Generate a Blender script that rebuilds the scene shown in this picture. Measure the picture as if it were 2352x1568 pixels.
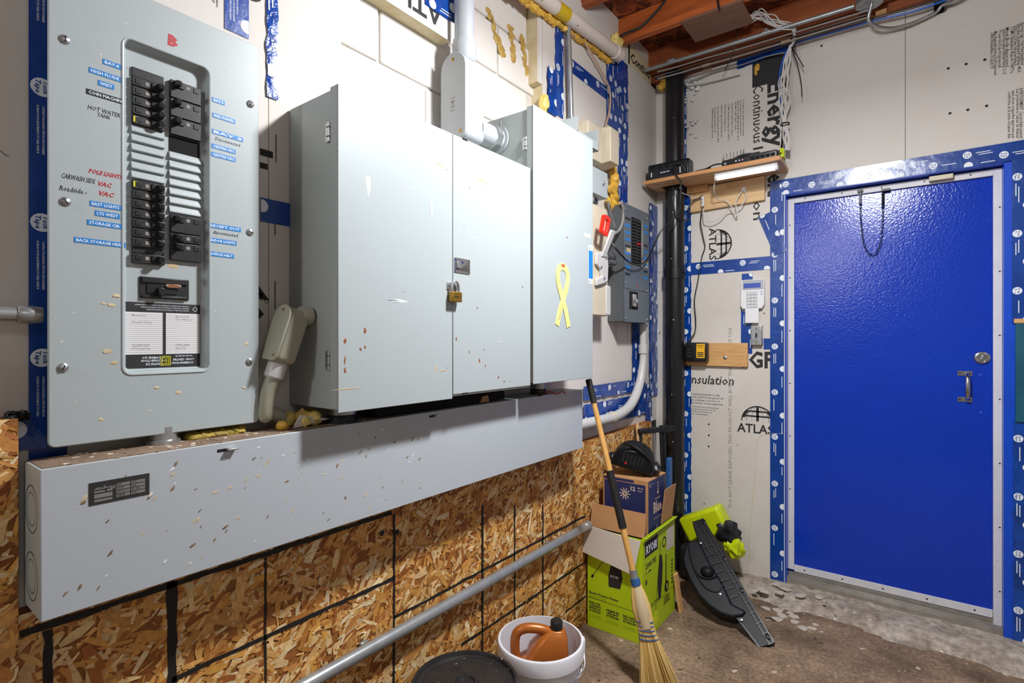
import bpy, bmesh, math, random
from mathutils import Vector, Matrix, noise

for _o in list(bpy.data.objects):
    bpy.data.objects.remove(_o)
S = bpy.context.scene
COL = S.collection
R = random.Random(11)
V = Vector

# ------------------------------------------------------------ camera
CAM = V((1.30, 0.0, 1.36)); YAW = math.radians(37.27); FPX = 1221.0
LB = 3.20            # face of the back wall (the wall with the door)
DOORY = 3.27         # face of the door slab
cam_d = bpy.data.cameras.new('camera')
cam = bpy.data.objects.new('camera', cam_d); COL.objects.link(cam)
cam.location = CAM; cam.rotation_euler = (math.pi/2, 0, YAW)
cam_d.sensor_width = 36.0; cam_d.lens = 36.0*FPX/2352.0; cam_d.shift_y = -4/2352.0
cam_d.clip_start = 0.02
S.camera = cam
# ------------------------------------------------------------ world, lamps, exposure
W = bpy.data.worlds.new('world'); S.world = W; W.use_nodes = True
W.node_tree.nodes['Background'].inputs[0].default_value = (0.9, 0.95, 1, 1)
W.node_tree.nodes['Background'].inputs[1].default_value = 0.3
def lamp(name, loc, power, radius, col=(.96, .98, 1)):
    d = bpy.data.lights.new(name, 'POINT'); d.energy = power; d.shadow_soft_size = radius; d.color = col
    o = bpy.data.objects.new(name, d); COL.objects.link(o); o.location = loc; return o
_d = bpy.data.lights.new('room_and_fill_lamp', 'AREA'); _d.shape = 'DISK'; _d.size = 0.18; _d.energy = 43; _d.color = (.97, .98, 1)   # round ceiling fixture, shining down
_o = bpy.data.objects.new('room_and_fill_lamp', _d); COL.objects.link(_o); _o.location = (1.04, 1.42, 2.64)
lamp('room_and_fill_lamp', (1.04, 1.42, 2.55), 25, 0.065)
lamp('room_and_fill_lamp', (0.36, -1.75, 2.50), 38, 0.14)
lamp('room_and_fill_lamp', (2.75, -0.3, 2.62), 11, 0.16)  # added fill light on the right, stands for no known lamp
S.view_settings.view_transform = 'Standard'; S.view_settings.look = 'None'
S.view_settings.gamma = 1.0; S.view_settings.use_curve_mapping = False
S.view_settings.exposure = 0.42

# ------------------------------------------------------------ where a point of the photograph lies on a real plane
FW = V((-math.sin(YAW), math.cos(YAW), 0)); RT = V((math.cos(YAW), math.sin(YAW), 0))
def ray(px, py): return FW + RT*((px-1176)/FPX) + V((0, 0, -(py-780)/FPX))
def PA(px, py, x=0.0): d = ray(px, py); return CAM + d*((x-CAM.x)/d.x)
def PB(px, py, y=LB): d = ray(px, py); return CAM + d*((y-CAM.y)/d.y)
def PZ(px, py, z=0.0): d = ray(px, py); return CAM + d*((z-CAM.z)/d.z)
X, Y, Z = V((1, 0, 0)), V((0, 1, 0)), V((0, 0, 1))

# ------------------------------------------------------------ materials
def lin(c):
    if isinstance(c, str): c = tuple(int(c[i:i+2], 16) for i in (0, 2, 4))
    f = lambda v: v/12.92 if v <= .04045 else ((v+.055)/1.055)**2.4
    return tuple(f(v/255.0) for v in c) + (1.0,)
MATS = {}
def mat(name, col, rough=.5, metal=0.0, var=0.0, vs=6.0, vcol=None, bump=0.0, bs=80.0, specks=(), stretch=None,
        coat=0.0, emit=0.0, attr=None, spec=.5, detail=4.0, grain=0.0, gs=90.0):
    m = bpy.data.materials.new(name); m.use_nodes = True; MATS[name] = m
    nt = m.node_tree; N, L = nt.nodes, nt.links
    b = N['Principled BSDF']; b.inputs['Roughness'].default_value = rough; b.inputs['Metallic'].default_value = metal
    b.inputs['Coat Weight'].default_value = coat; b.inputs['Coat Roughness'].default_value = .15
    b.inputs['Specular IOR Level'].default_value = spec
    c = lin(col)
    geo = N.new('ShaderNodeNewGeometry')
    mp = N.new('ShaderNodeMapping'); L.new(geo.outputs['Position'], mp.inputs['Vector'])
    if stretch: mp.inputs['Scale'].default_value = stretch
    src = None
    if attr:
        a = N.new('ShaderNodeAttribute'); a.attribute_name = attr; src = a.outputs['Color']
    if src is None:
        rgb = N.new('ShaderNodeRGB'); rgb.outputs[0].default_value = c; src = rgb.outputs[0]
    if var > 0:
        nz = N.new('ShaderNodeTexNoise'); nz.inputs['Scale'].default_value = vs; nz.inputs['Detail'].default_value = detail
        nz.inputs['Roughness'].default_value = .62
        L.new(mp.outputs[0], nz.inputs['Vector'])
        rm = N.new('ShaderNodeMapRange'); rm.inputs[1].default_value = .35; rm.inputs[2].default_value = .68
        rm.inputs[3].default_value = 0; rm.inputs[4].default_value = var
        L.new(nz.outputs['Fac'], rm.inputs[0])
        mx = N.new('ShaderNodeMix'); mx.data_type = 'RGBA'
        L.new(rm.outputs[0], mx.inputs[0]); L.new(src, mx.inputs[6])
        mx.inputs[7].default_value = lin(vcol) if vcol else tuple(v*.45 for v in c[:3])+(1,)
        src = mx.outputs[2]
    if grain > 0:
        ng = N.new('ShaderNodeTexNoise'); ng.inputs['Scale'].default_value = gs; ng.inputs['Detail'].default_value = 6; ng.inputs['Roughness'].default_value = .7
        L.new(geo.outputs['Position'], ng.inputs['Vector'])
        rg = N.new('ShaderNodeMapRange'); rg.inputs[1].default_value = .38; rg.inputs[2].default_value = .66; rg.inputs[3].default_value = 1-grain; rg.inputs[4].default_value = 1+grain*.6
        L.new(ng.outputs['Fac'], rg.inputs[0])
        vm = N.new('ShaderNodeVectorMath'); vm.operation = 'SCALE'; L.new(src, vm.inputs[0]); L.new(rg.outputs[0], vm.inputs['Scale']); src = vm.outputs[0]
    for (sc, ssc, dens, size) in specks:         # small flecks of dirt or chipped paint: colour, scale, share, size
        vo = N.new('ShaderNodeTexVoronoi'); vo.inputs['Scale'].default_value = ssc
        dn = N.new('ShaderNodeTexNoise'); dn.inputs['Scale'].default_value = ssc*1.7; dn.inputs['Detail'].default_value = 2
        L.new(geo.outputs['Position'], dn.inputs['Vector'])
        va = N.new('ShaderNodeVectorMath'); va.operation = 'MULTIPLY_ADD'
        va.inputs[1].default_value = (.9/ssc,)*3
        L.new(dn.outputs['Color'], va.inputs[0]); L.new(geo.outputs['Position'], va.inputs[2])
        L.new(va.outputs[0], vo.inputs['Vector'])
        lt = N.new('ShaderNodeMath'); lt.operation = 'LESS_THAN'; lt.inputs[1].default_value = size
        L.new(vo.outputs['Distance'], lt.inputs[0])
        sp = N.new('ShaderNodeSeparateColor'); L.new(vo.outputs['Color'], sp.inputs[0])
        l2 = N.new('ShaderNodeMath'); l2.operation = 'LESS_THAN'; l2.inputs[1].default_value = dens
        L.new(sp.outputs[0], l2.inputs[0])
        mu = N.new('ShaderNodeMath'); mu.operation = 'MULTIPLY'; L.new(lt.outputs[0], mu.inputs[0]); L.new(l2.outputs[0], mu.inputs[1])
        mx = N.new('ShaderNodeMix'); mx.data_type = 'RGBA'
        L.new(mu.outputs[0], mx.inputs[0]); L.new(src, mx.inputs[6]); mx.inputs[7].default_value = lin(sc)
        src = mx.outputs[2]
    L.new(src, b.inputs['Base Color'])
    if emit > 0:
        L.new(src, b.inputs['Emission Color']); b.inputs['Emission Strength'].default_value = emit
    if bump > 0:
        nb = N.new('ShaderNodeTexNoise'); nb.inputs['Scale'].default_value = bs; nb.inputs['Detail'].default_value = 3
        L.new(mp.outputs[0], nb.inputs['Vector'])
        bp = N.new('ShaderNodeBump'); bp.inputs['Strength'].default_value = bump; bp.inputs['Distance'].default_value = .004
        L.new(nb.outputs['Fac'], bp.inputs['Height']); L.new(bp.outputs[0], b.inputs['Normal'])
    return m
mat('grey_paint', 'a8b1b3', .42, var=.10, vs=3, vcol='9da6a8', bump=.03, bs=300, specks=[('6b6357', 26, .10, .06), ('d7d4cb', 34, .12, .06), ('8a5a32', 11, .05, .05)])
mat('grey_trough', 'b0b7bd', .42, var=.12, vs=3, vcol='a6acb2', bump=.03, bs=300, specks=[('8b7f68', 22, .22, .14), ('3c3834', 40, .10, .07), ('d9d6ce', 30, .16, .08), ('9a7a58', 14, .10, .10), ('a99a80', 46, .10, .16)])
mat('grey_side', 'a8afad', .45, var=.25, vs=5, vcol='99a09b', specks=[('6b6357', 26, .12, .06), ('c9c4b6', 34, .14, .06)])
mat('grey_dark_paint', '5b6670', .35, var=.3, vs=4, vcol='48525a', specks=[('20252a', 40, .1, .07)])
mat('grey_box_side', '55585a', .5, var=.2, vs=9)
mat('trough_dirt', '8a7460', .9, var=.6, vs=22, vcol='54402f', specks=[('d9cfc0', 60, .3, .3)])
mat('light_grey', 'aeb3b8', .38, var=.1, vs=5, specks=[('54565a', 30, .06, .05)])
mat('olive_grey', 'a5a592', .42, var=.3, vs=14, vcol='8f8f7c', specks=[('6e4a2c', 40, .1, .08)])
mat('galvanised', 'b9bcbd', .32, .75, var=.5, vs=24, vcol='85888a', bump=.05)
mat('emt', 'aeb2b4', .36, .6, var=.5, vs=18, vcol='84888a', specks=[('8c8a80', 30, .2, .1)])
mat('steel', 'c4c6c6', .28, .9)
mat('chrome', 'd6d8da', .18, 1.0, var=.3, vs=30)
mat('dark_steel', '3a3a3a', .45, .7)
mat('brass', 'b08a3c', .32, .85, var=.4, vs=40, vcol='7a5a24')
mat('copper', '9c6a4c', .4, .6)
mat('black_plastic', '1b1c1e', .35, var=.3, vs=30, vcol='2c2d30')
mat('black_matte', '151515', .6)
mat('black_breaker', '232325', .36, var=.35, vs=60, vcol='3a3a3c')
mat('charcoal_plastic', '0d0f14', .45, var=.35, vs=12, vcol='171a20', bump=.03, bs=120, spec=.3)
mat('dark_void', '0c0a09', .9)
mat('abs_pipe', '17181a', .28, var=.25, vs=20, vcol='2c2c2e', specks=[('d8d8d4', 24, .13, .09), ('a8a8a4', 60, .05, .08)])
mat('insulation', 'd6d1cb', .72, var=.25, vs=2.5, vcol='c8c0b6', bump=.06, bs=90, specks=[('7a6a58', 14, .05, .035), ('4a443e', 30, .025, .05)])
mat('insulation_dirty', 'd4cfc8', .72, var=.4, vs=3.5, vcol='c0b6aa', bump=.06, bs=90, specks=[('6a4f3a', 22, .12, .10), ('4a443e', 30, .05, .05)])
mat('foam_edge', 'd8cbab', .8, var=.5, vs=20, vcol='c4a868', bump=.3, bs=120)
mat('spray_foam', 'dcb044', .5, var=.6, vs=22, vcol='b0781e', bump=.5, bs=45)
mat('spray_foam_pale', 'e4cf7c', .5, var=.5, vs=22, vcol='c89a30', bump=.4, bs=45)
mat('old_glue', 'c4a45c', .6, var=.7, vs=30, vcol='94702a', bump=.4, bs=60)
mat('old_foam', 'b59a35', .7, var=.8, vs=30, vcol='4f4a24', bump=.6, bs=70)
mat('block_paint', 'dbd6d0', .65, var=.25, vs=5, vcol='cdc6be', bump=.35, bs=70, specks=[('5a5148', 24, .05, .05)])
mat('mortar', 'cfc9c2', .8, var=.5, vs=20, vcol='a8a097', bump=.5, bs=60)
mat('tape_blue', '07429a', .26, var=.5, vs=9, vcol='042c70', bump=.35, bs=26, coat=.3)
mat('tape_blue_crumpled', '0a48a6', .2, var=.7, vs=16, vcol='052a68', bump=1.0, bs=48, coat=.3)
mat('print_white', 'e4ebf4', .5)
mat('print_black', '201f20', .7, var=.35, vs=60, vcol='3d3b3a')
mat('print_grey', '8d8984', .7)
mat('marker_red', 'b01824', .5)
mat('marker_black', '23252b', .5)
mat('marker_osb', '15110e', .7)
mat('label_blue', '1b7fcc', .4, var=.25, vs=40, vcol='1465ad')
mat('osb', 'c08a48', .6, attr='tint', var=.35, vs=90, stretch=(1, 1, 1), vcol='7a4a1e', bump=.12, bs=200)
mat('osb_base', 'a5682c', .7, var=.7, vs=24, vcol='6d3f18')
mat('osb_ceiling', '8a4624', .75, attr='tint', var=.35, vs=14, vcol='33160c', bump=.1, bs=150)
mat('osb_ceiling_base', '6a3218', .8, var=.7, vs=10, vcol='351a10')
mat('joist_wood', 'a4572c', .6, var=.7, vs=6, vcol='6e331a', stretch=(.5, 6, 6), bump=.1, specks=[('3a1c10', 18, .06, .1)])
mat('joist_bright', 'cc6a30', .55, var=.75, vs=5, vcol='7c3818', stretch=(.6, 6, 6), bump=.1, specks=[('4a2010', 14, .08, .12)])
mat('plywood_brown', '84604c', .7, var=.6, vs=5, vcol='664636', stretch=(1, 9, 9))
mat('pine', 'd8ab72', .5, var=.6, vs=5, vcol='b97f44', stretch=(1.2, 10, 14), specks=[('8a5428', 9, .08, .12)])
mat('pine_pale', 'dcb98a', .5, var=.5, vs=6, vcol='c39860', stretch=(1.2, 10, 14), specks=[('8a5428', 9, .10, .12)])
mat('shelf_wood', 'deb68a', .5, var=.6, vs=5, vcol='b57a48', stretch=(1.2, 10, 14))
mat('shelf_edge', 'd89a5c', .55, var=.6, vs=14, vcol='9c5420', stretch=(.6, 4, 22))
mat('handle_wood', 'd9a860', .4, var=.5, vs=12, vcol='bd8540', stretch=(6, 6, 1))
mat('straw', 'cfac68', .7, attr='tint')
mat('door_blue', '0438b4', .15, var=.25, vs=3, vcol='032c98', bump=.24, bs=110, spec=.55, specks=[('2a5ad0', 24, .03, .06)])
mat('jamb_blue', '0a4ccc', .3, var=.3, vs=5, vcol='0830a0', bump=.1)
mat('white_trim', 'd9d8dc', .5, var=.3, vs=14, vcol='bcbac0', specks=[('4a463f', 40, .08, .08)])
mat('aluminium_sill', 'a9a49b', .45, .5, var=.5, vs=18, vcol='7d756a')
mat('concrete_dark', 'a0866c', .85, var=1.0, vs=3.4, vcol='54402f', bump=.9, bs=38, detail=12, specks=[('d8d2c6', 40, .14, .10), ('2c221c', 26, .13, .15), ('c4b098', 15, .14, .18), ('40322a', 9, .12, .16)], grain=.42, gs=60)
mat('concrete_pale', 'b9aea0', .9, var=.8, vs=7, vcol='8d7b68', bump=.8, bs=34, detail=8, specks=[('4e4136', 24, .12, .14), ('e2dcd2', 30, .18, .14)], grain=.4, gs=30)
mat('concrete_chip', 'bfb4a6', .9, var=.4, vs=30, vcol='b0a494')
mat('plaster', 'a8a5a0', .8)
mat('teal_paint', '0d5a6e', .45, var=.6, vs=8, vcol='08324a', specks=[('9fc0c4', 30, .05, .08)])
mat('white_plastic', 'e6e6e8', .35)
mat('beige_plastic', 'd3c7ae', .45, var=.2, vs=8)
mat('lcd', '3a4c9c', .2, emit=.25)
mat('led_tube', 'ffffff', .4, emit=1.0)
mat('led_dot', 'd8e4ff', .4, emit=2.0)
mat('led_pink', 'ff7aa0', .4, emit=2.0)
mat('pvc_grey', 'c7c6c4', .38, var=.25, vs=10, vcol='b3b1ae')
mat('pvc_white', 'd9cfc6', .45, var=.3, vs=8, vcol='c3b4a6', specks=[('3a342e', 42, .22, .16), ('2a241e', 24, .10, .13)])
mat('cable_white', 'cfccc8', .5)
mat('cable_grey', '8d8a86', .5, var=.3, vs=30)
mat('cable_beige', 'b79c88', .5)
mat('cable_black', '17171a', .4)
mat('cable_blue', '1a5fc4', .35)
mat('red_plastic', 'e02a12', .3)
mat('lime', 'b5cf12', .42, var=.25, vs=5, vcol='a2bd0c', bump=.05, bs=20)
mat('lime_bag', 'cfe012', .3, var=.4, vs=12, vcol='a2b40c', bump=.5, bs=22)
mat('yellow_label', 'f0b41c', .4)
mat('yellow_sq', 'd8d022', .4)
mat('yellow_ribbon', 'e4d878', .45, var=.3, vs=30, vcol='f0ecc0')
mat('yellow_band', 'c8a81c', .5)
mat('cardboard', 'b98a5c', .75, var=.3, vs=12, vcol='a2744a')
mat('cardboard_pale', 'cfc4b6', .75, var=.3, vs=6, vcol='b8a894')
mat('navy', '232b5c', .5, var=.2, vs=20)
mat('print_cream', 'd8c0a8', .6)
mat('bucket_white', 'dcdce2', .35, var=.2, vs=8, vcol='c8c8d0', specks=[('4a443e', 30, .08, .06)])
mat('jug_orange', 'b86a2c', .3, .25, var=.4, vs=8, vcol='9c5420')
mat('bin_black', '1e1e20', .4, var=.5, vs=14, vcol='383430', specks=[('b8aa98', 50, .22, .12)])
mat('blue_band', '2a5a94', .5)
mat('rust_brown', '8a4a24', .7)
mat('tan_smear', 'c4b08c', .7)
mat('white_scuff', 'cdd2d3', .6)

# ------------------------------------------------------------ mesh helper
_tc = {}
def text_geo(s, bold=0.0, shear=0.0):
    k = (s, bold, shear)
    if k not in _tc:
        cu = bpy.data.curves.new('txt', 'FONT'); cu.body = s; cu.size = 1.0; cu.resolution_u = 1; cu.offset = bold; cu.shear = shear
        ob = bpy.data.objects.new('txt', cu)
        me = bpy.data.meshes.new_from_object(ob)
        _tc[k] = ([v.co.copy() for v in me.vertices], [tuple(p.vertices) for p in me.polygons])
        bpy.data.objects.remove(ob); bpy.data.curves.remove(cu); bpy.data.meshes.remove(me)
    return _tc[k]
def catmull(pts, n=8):
    pts = [V(p) for p in pts]
    if len(pts) < 3: return pts
    P = [pts[0]*2-pts[1]] + pts + [pts[-1]*2-pts[-2]]; out = []
    for i in range(1, len(P)-2):
        a, b, c, d = P[i-1:i+3]
        for k in range(n):
            t = k/n
            out.append(.5*((2*b)+(c-a)*t+(2*a-5*b+4*c-d)*t*t+(3*b-a-3*c+d)*t**3))
    out.append(pts[-1]); return out
class MB:
    def __init__(s, M=None):
        s.v, s.f, s.mi, s.M, s.m, s.tint = [], [], [], M or Matrix(), 0, None
    def add(s, vs, fs):
        o = len(s.v); s.v += [s.M @ V(p) for p in vs]
        s.f += [tuple(i+o for i in f) for f in fs]; s.mi += [s.m]*len(fs); return s
    def box(s, a, b):
        (x0, y0, z0), (x1, y1, z1) = a, b
        x0, x1 = sorted((x0, x1)); y0, y1 = sorted((y0, y1)); z0, z1 = sorted((z0, z1))
        return s.add([(x0,y0,z0),(x1,y0,z0),(x1,y1,z0),(x0,y1,z0),(x0,y0,z1),(x1,y0,z1),(x1,y1,z1),(x0,y1,z1)],
                     [(0,3,2,1),(4,5,6,7),(0,1,5,4),(1,2,6,5),(2,3,7,6),(3,0,4,7)])
    def obox(s, c, a, b, d):          # centre and three half-axes
        c, a, b, d = V(c), V(a), V(b), V(d)
        if a.cross(b).dot(d) < 0: d = -d
        P = [c+a*i+b*j+d*k for k in (-1, 1) for i, j in ((-1,-1),(1,-1),(1,1),(-1,1))]
        return s.add(P, [(0,3,2,1),(4,5,6,7),(0,1,5,4),(1,2,6,5),(2,3,7,6),(3,0,4,7)])
    def tube(s, pts, r, n=8, cap=True):
        pts = [V(p) for p in pts]; rr = r if isinstance(r, (list, tuple)) else [r]*len(pts)
        t0 = (pts[1]-pts[0]).normalized()
        u = t0.cross(Z if abs(t0.z) < .9 else X).normalized(); rings = []
        for i, p in enumerate(pts):
            a = pts[max(0, i-1)]; b = pts[min(len(pts)-1, i+1)]
            t = (b-a).normalized() if (b-a).length > 1e-9 else t0
            u = (u - t*u.dot(t)); u = u.normalized() if u.length > 1e-6 else t.orthogonal().normalized()
            w = t.cross(u)
            rings.append([p+(u*math.cos(k*2*math.pi/n)+w*math.sin(k*2*math.pi/n))*rr[i] for k in range(n)])
        fs = []
        for i in range(len(pts)-1):
            for k in range(n):
                fs.append((i*n+k, i*n+(k+1) % n, (i+1)*n+(k+1) % n, (i+1)*n+k))
        if cap:
            fs.append(tuple(range(n-1, -1, -1))); fs.append(tuple((len(pts)-1)*n+k for k in range(n)))
        return s.add([p for g in rings for p in g], fs)
    def cyl(s, a, b, r, n=20, r2=None): return s.tube([a, b], [r, r if r2 is None else r2], n)
    def lathe(s, prof, o, axis=Z, n=28, cap=True):
        a = V(axis).normalized(); u = a.orthogonal().normalized(); w = a.cross(u); o = V(o)
        vs = [o+a*h+(u*math.cos(k*2*math.pi/n)+w*math.sin(k*2*math.pi/n))*r for r, h in prof for k in range(n)]
        fs = [(i*n+k, i*n+(k+1) % n, (i+1)*n+(k+1) % n, (i+1)*n+k) for i in range(len(prof)-1) for k in range(n)]
        if cap:
            fs.append(tuple(range(n-1, -1, -1))); fs.append(tuple((len(prof)-1)*n+k for k in range(n)))
        return s.add(vs, fs)
    def prism(s, poly, o, u, v, w):   # polygon in (u, v) at o, pulled along w
        o, u, v, w = V(o), V(u), V(v), V(w); n = len(poly)
        ar = sum(poly[i][0]*poly[(i+1) % n][1]-poly[(i+1) % n][0]*poly[i][1] for i in range(n))
        if (ar > 0) != (u.cross(v).dot(w) > 0): poly = poly[::-1]
        vs = [o+u*a+v*b for a, b in poly] + [o+u*a+v*b+w for a, b in poly]
        return s.add(vs, [tuple(range(n-1, -1, -1)), tuple(range(n, 2*n))] + [(i, (i+1) % n, n+(i+1) % n, n+i) for i in range(n)])
    def loops(s, L, close0=True, close1=True):    # bridge equal-length loops
        n = len(L[0]); vs = [p for l in L for p in l]; fs = []
        for i in range(len(L)-1):
            for k in range(n): fs.append((i*n+k, i*n+(k+1) % n, (i+1)*n+(k+1) % n, (i+1)*n+k))
        if close0: fs.append(tuple(range(n-1, -1, -1)))
        if close1: fs.append(tuple((len(L)-1)*n+k for k in range(n)))
        return s.add(vs, fs)
    def quad(s, a, b, c, d): return s.add([a, b, c, d], [(0, 1, 2, 3)])
    def poly(s, pts, o, u, v): o, u, v = V(o), V(u), V(v); return s.add([o+u*a+v*b for a, b in pts], [tuple(range(len(pts)))])
    def disc(s, o, u, v, r, n=16, ry=None): ry = ry or r; return s.poly([(r*math.cos(k*2*math.pi/n), ry*math.sin(k*2*math.pi/n)) for k in range(n)], o, u, v)
    def annulus(s, o, u, v, r0, r1, n=20, a0=0, a1=2*math.pi, sx=1, sy=1):
        o, u, v = V(o), V(u), V(v); vs = []
        for k in range(n+1):
            a = a0+(a1-a0)*k/n
            for r in (r0, r1): vs.append(o+u*(r*math.cos(a)*sx)+v*(r*math.sin(a)*sy))
        return s.add(vs, [(2*k, 2*k+1, 2*k+3, 2*k+2) for k in range(n)])
    def text(s, t, size, o, u, v, bold=0.0, shear=0.0, fit=None, align=0.0):
        vs, fs = text_geo(t, bold, shear)
        if not vs: return s
        o, u, v = V(o), V(u).normalized(), V(v).normalized()
        x0 = min(p.x for p in vs); x1 = max(p.x for p in vs); w = x1-x0
        kx = size if fit is None else fit/w
        return s.add([o+u*((p.x-x0-w*align)*kx)+v*(p.y*size) for p in vs], fs)
    def blob(s, c, r, seed=0, amp=.35, fr=2.2, sub=2):
        bm = bmesh.new(); bmesh.ops.create_icosphere(bm, subdivisions=sub, radius=1.0)
        rr = r if isinstance(r, (tuple, list)) else (r, r, r); c = V(c); vs = []
        for p in bm.verts:
            d = p.co.normalized(); k = 1+amp*noise.noise(d*fr+V((seed*3.1, seed*1.7, seed)))
            vs.append(c+V((d.x*rr[0]*k, d.y*rr[1]*k, d.z*rr[2]*k)))
        fs = [tuple(v.index for v in f.verts) for f in bm.faces]; bm.free(); return s.add(vs, fs)
    def mesh(s, name, mats, smooth=True, ang=38):
        c = V((0, 0, 0))
        if s.v:
            lo = V([min(p[i] for p in s.v) for i in range(3)]); hi = V([max(p[i] for p in s.v) for i in range(3)])
            c = (lo+hi)/2
        me = bpy.data.meshes.new(name); me.from_pydata([p-c for p in s.v], [], s.f)
        for m in (mats if isinstance(mats, (list, tuple)) else [mats]): me.materials.append(MATS[m])
        for p, i in zip(me.polygons, s.mi): p.material_index = i
        if s.tint:
            at = me.color_attributes.new('tint', 'FLOAT_COLOR', 'CORNER'); li = 0
            flat = []
            for p, t in zip(me.polygons, s.tint): flat += list(t)*p.loop_total
            at.data.foreach_set('color', flat)
        if smooth:
            me.shade_smooth(); me.set_sharp_from_angle(angle=math.radians(ang))
        me.update(); return me, c
    def build(s, name, mats, parent=None, bevel=0.0, seg=2, smooth=True, ang=38, label=None, kind=None):
        me, c = s.mesh(name, mats, smooth, ang)
        o = bpy.data.objects.new(name, me); COL.objects.link(o)
        if parent is not None:
            o.parent = parent; o.location = c - WL[parent.name]
        else: o.location = c
        WL[o.name] = c
        if bevel > 0:
            b = o.modifiers.new('bevel', 'BEVEL'); b.width = bevel; b.segments = seg; b.limit_method = 'ANGLE'; b.angle_limit = math.radians(40)
            b.harden_normals = False
        if label: o['label'] = label
        if kind: o['kind'] = kind
        return o
WL = {}          # where each object stands in the world
def thing(name, label, cat, loc, group=None):
    o = bpy.data.objects.new(name, None); COL.objects.link(o); o.empty_display_size = .05
    o.location = V(loc); WL[o.name] = V(loc); o['label'] = label; o['category'] = cat
    if group: o['group'] = group
    return o
def tag(o, label, cat, group=None):
    o['label'] = label; o['category'] = cat
    if group: o['group'] = group
    return o
def struct(o): o['kind'] = 'structure'; return o
def place(src, loc, parent):                      # a copy of a part that shares its mesh
    o = src.copy(); COL.objects.link(o); o.parent = parent
    o.location = V(loc) - (WL[parent.name] if parent is not None else V((0, 0, 0))); WL[o.name] = V(loc); return o
def rrect(y0, y1, z0, z1, r, n=5):                # rounded rectangle as 2D points, counter-clockwise
    out = []
    for (cy, cz, a) in ((y1-r, z1-r, 0), (y0+r, z1-r, 90), (y0+r, z0+r, 180), (y1-r, z0+r, 270)):
        for k in range(n+1):
            t = math.radians(a+90*k/n); out.append((cy+r*math.cos(t), cz+r*math.sin(t)))
    return out
# ============================================================ the setting
def setting(name, mb, mats, **k): return struct(mb.build(name, mats, None, **k))
# ---- floor, ceiling, far walls
fl = setting('floor', MB().box((-.3, -3.2, -.1), (3.6, 3.5, 0)), 'concrete_dark')
ce = setting('ceiling', MB().box((-.3, -3.2, 3.125), (3.6, 3.5, 3.2)), 'osb_ceiling_base')
setting('wall_right', MB().box((3.4, -3.2, 0), (3.6, 3.5, 3.125)), 'plaster')
setting('wall_front', MB().box((-.3, -3.2, 0), (3.4, -3.0, 3.125)), 'plaster')
wl = setting('wall_left', MB().box((-.3, -3.0, 0), (-.0605, 3.5, 3.125)), 'mortar')
DX0, DX1, DZ1 = .73, 1.612, 2.15
wb = setting('wall_back', MB().box((-.062, 3.25, 0), (DX0, 3.5, 3.125)).box((DX1, 3.25, 0), (3.4, 3.5, 3.125)).box((DX0, 3.25, DZ1), (DX1, 3.5, 3.125)).box((DX0, 3.4, 0), (DX1, 3.5, DZ1)), 'plaster')

# ---- strand board: overlapping wood strands, each a thin sliver with its own tint
def strands(x, u0, u1, v0, v1, n, pal, size, to3, seed=1, z=.0016):
    r = random.Random(seed); mb = MB(); mb.tint = []
    for i in range(n):
        big = r.random() < .16
        l = size*r.uniform(.35, 1.0)*(1.5 if big else 1); w = l*r.uniform(.13, .34)*(1.1 if big else 1)
        a = r.gauss(0.5, .75) if r.random() < .7 else r.uniform(0, math.pi)
        cu, cv = r.uniform(u0, u1), r.uniform(v0, v1); ca, sa = math.cos(a), math.sin(a)
        k = [(-l/2, -w/2*r.uniform(.3, 1)), (l*r.uniform(-.1, .1), -w/2*r.uniform(.8, 1.2)), (l/2, -w/2*r.uniform(.3, 1)),
             (l/2*r.uniform(.75, 1.1), w/2*r.uniform(.3, 1)), (l*r.uniform(-.1, .1), w/2*r.uniform(.8, 1.2)), (-l/2*r.uniform(.8, 1.1), w/2*r.uniform(.3, 1))]
        d = z*(i/n)+r.uniform(0, z*.5); t = [r.uniform(-.6, .6)*z for _ in range(2)]
        P = []
        for (p, q) in k:
            uu = min(max(cu+p*ca-q*sa, u0), u1); vv = min(max(cv+p*sa+q*ca, v0), v1)
            P.append(to3(uu, vv, d+max(-d*.9, t[0]*p/l+t[1]*q/w)))
        mb.add(P, [tuple(range(6))]); c = lin(r.choice(pal)); k2 = r.uniform(.8, 1.12)
        mb.tint.append((c[0]*k2, c[1]*k2, c[2]*k2, 1))
    return mb
OSB = ['dca65a', 'ebbc74', 'd09346', 'f2d094', 'bd7c36', 'e4b26a', 'd49c52', 'a8642a', 'ecc890', 'd4924c', 'f8e2b4', '96541f', 'e2a64c']
toA = lambda x: (lambda y, z, d: V((x+d, y, z)))
osb = MB().box((.0, .2185, 0), (.034, 3.04, .872)).build('strand_board', 'osb_base', wl, label='strand board panel with black marker lines')
strands(0, .2185, 3.04, 0, .872, 11500, OSB, .062, toA(.0345), 3).build('wood_strand', 'osb', osb, kind='stuff', smooth=False)
osb2 = MB().box((.0, -.6, 0), (.046, .2175, 1.222)).build('strand_board', 'osb_base', wl)
strands(0, .0, .2175, .4, 1.222, 1500, OSB, .06, toA(.0465), 4).build('wood_strand', 'osb', osb2, kind='stuff', smooth=False)
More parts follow.
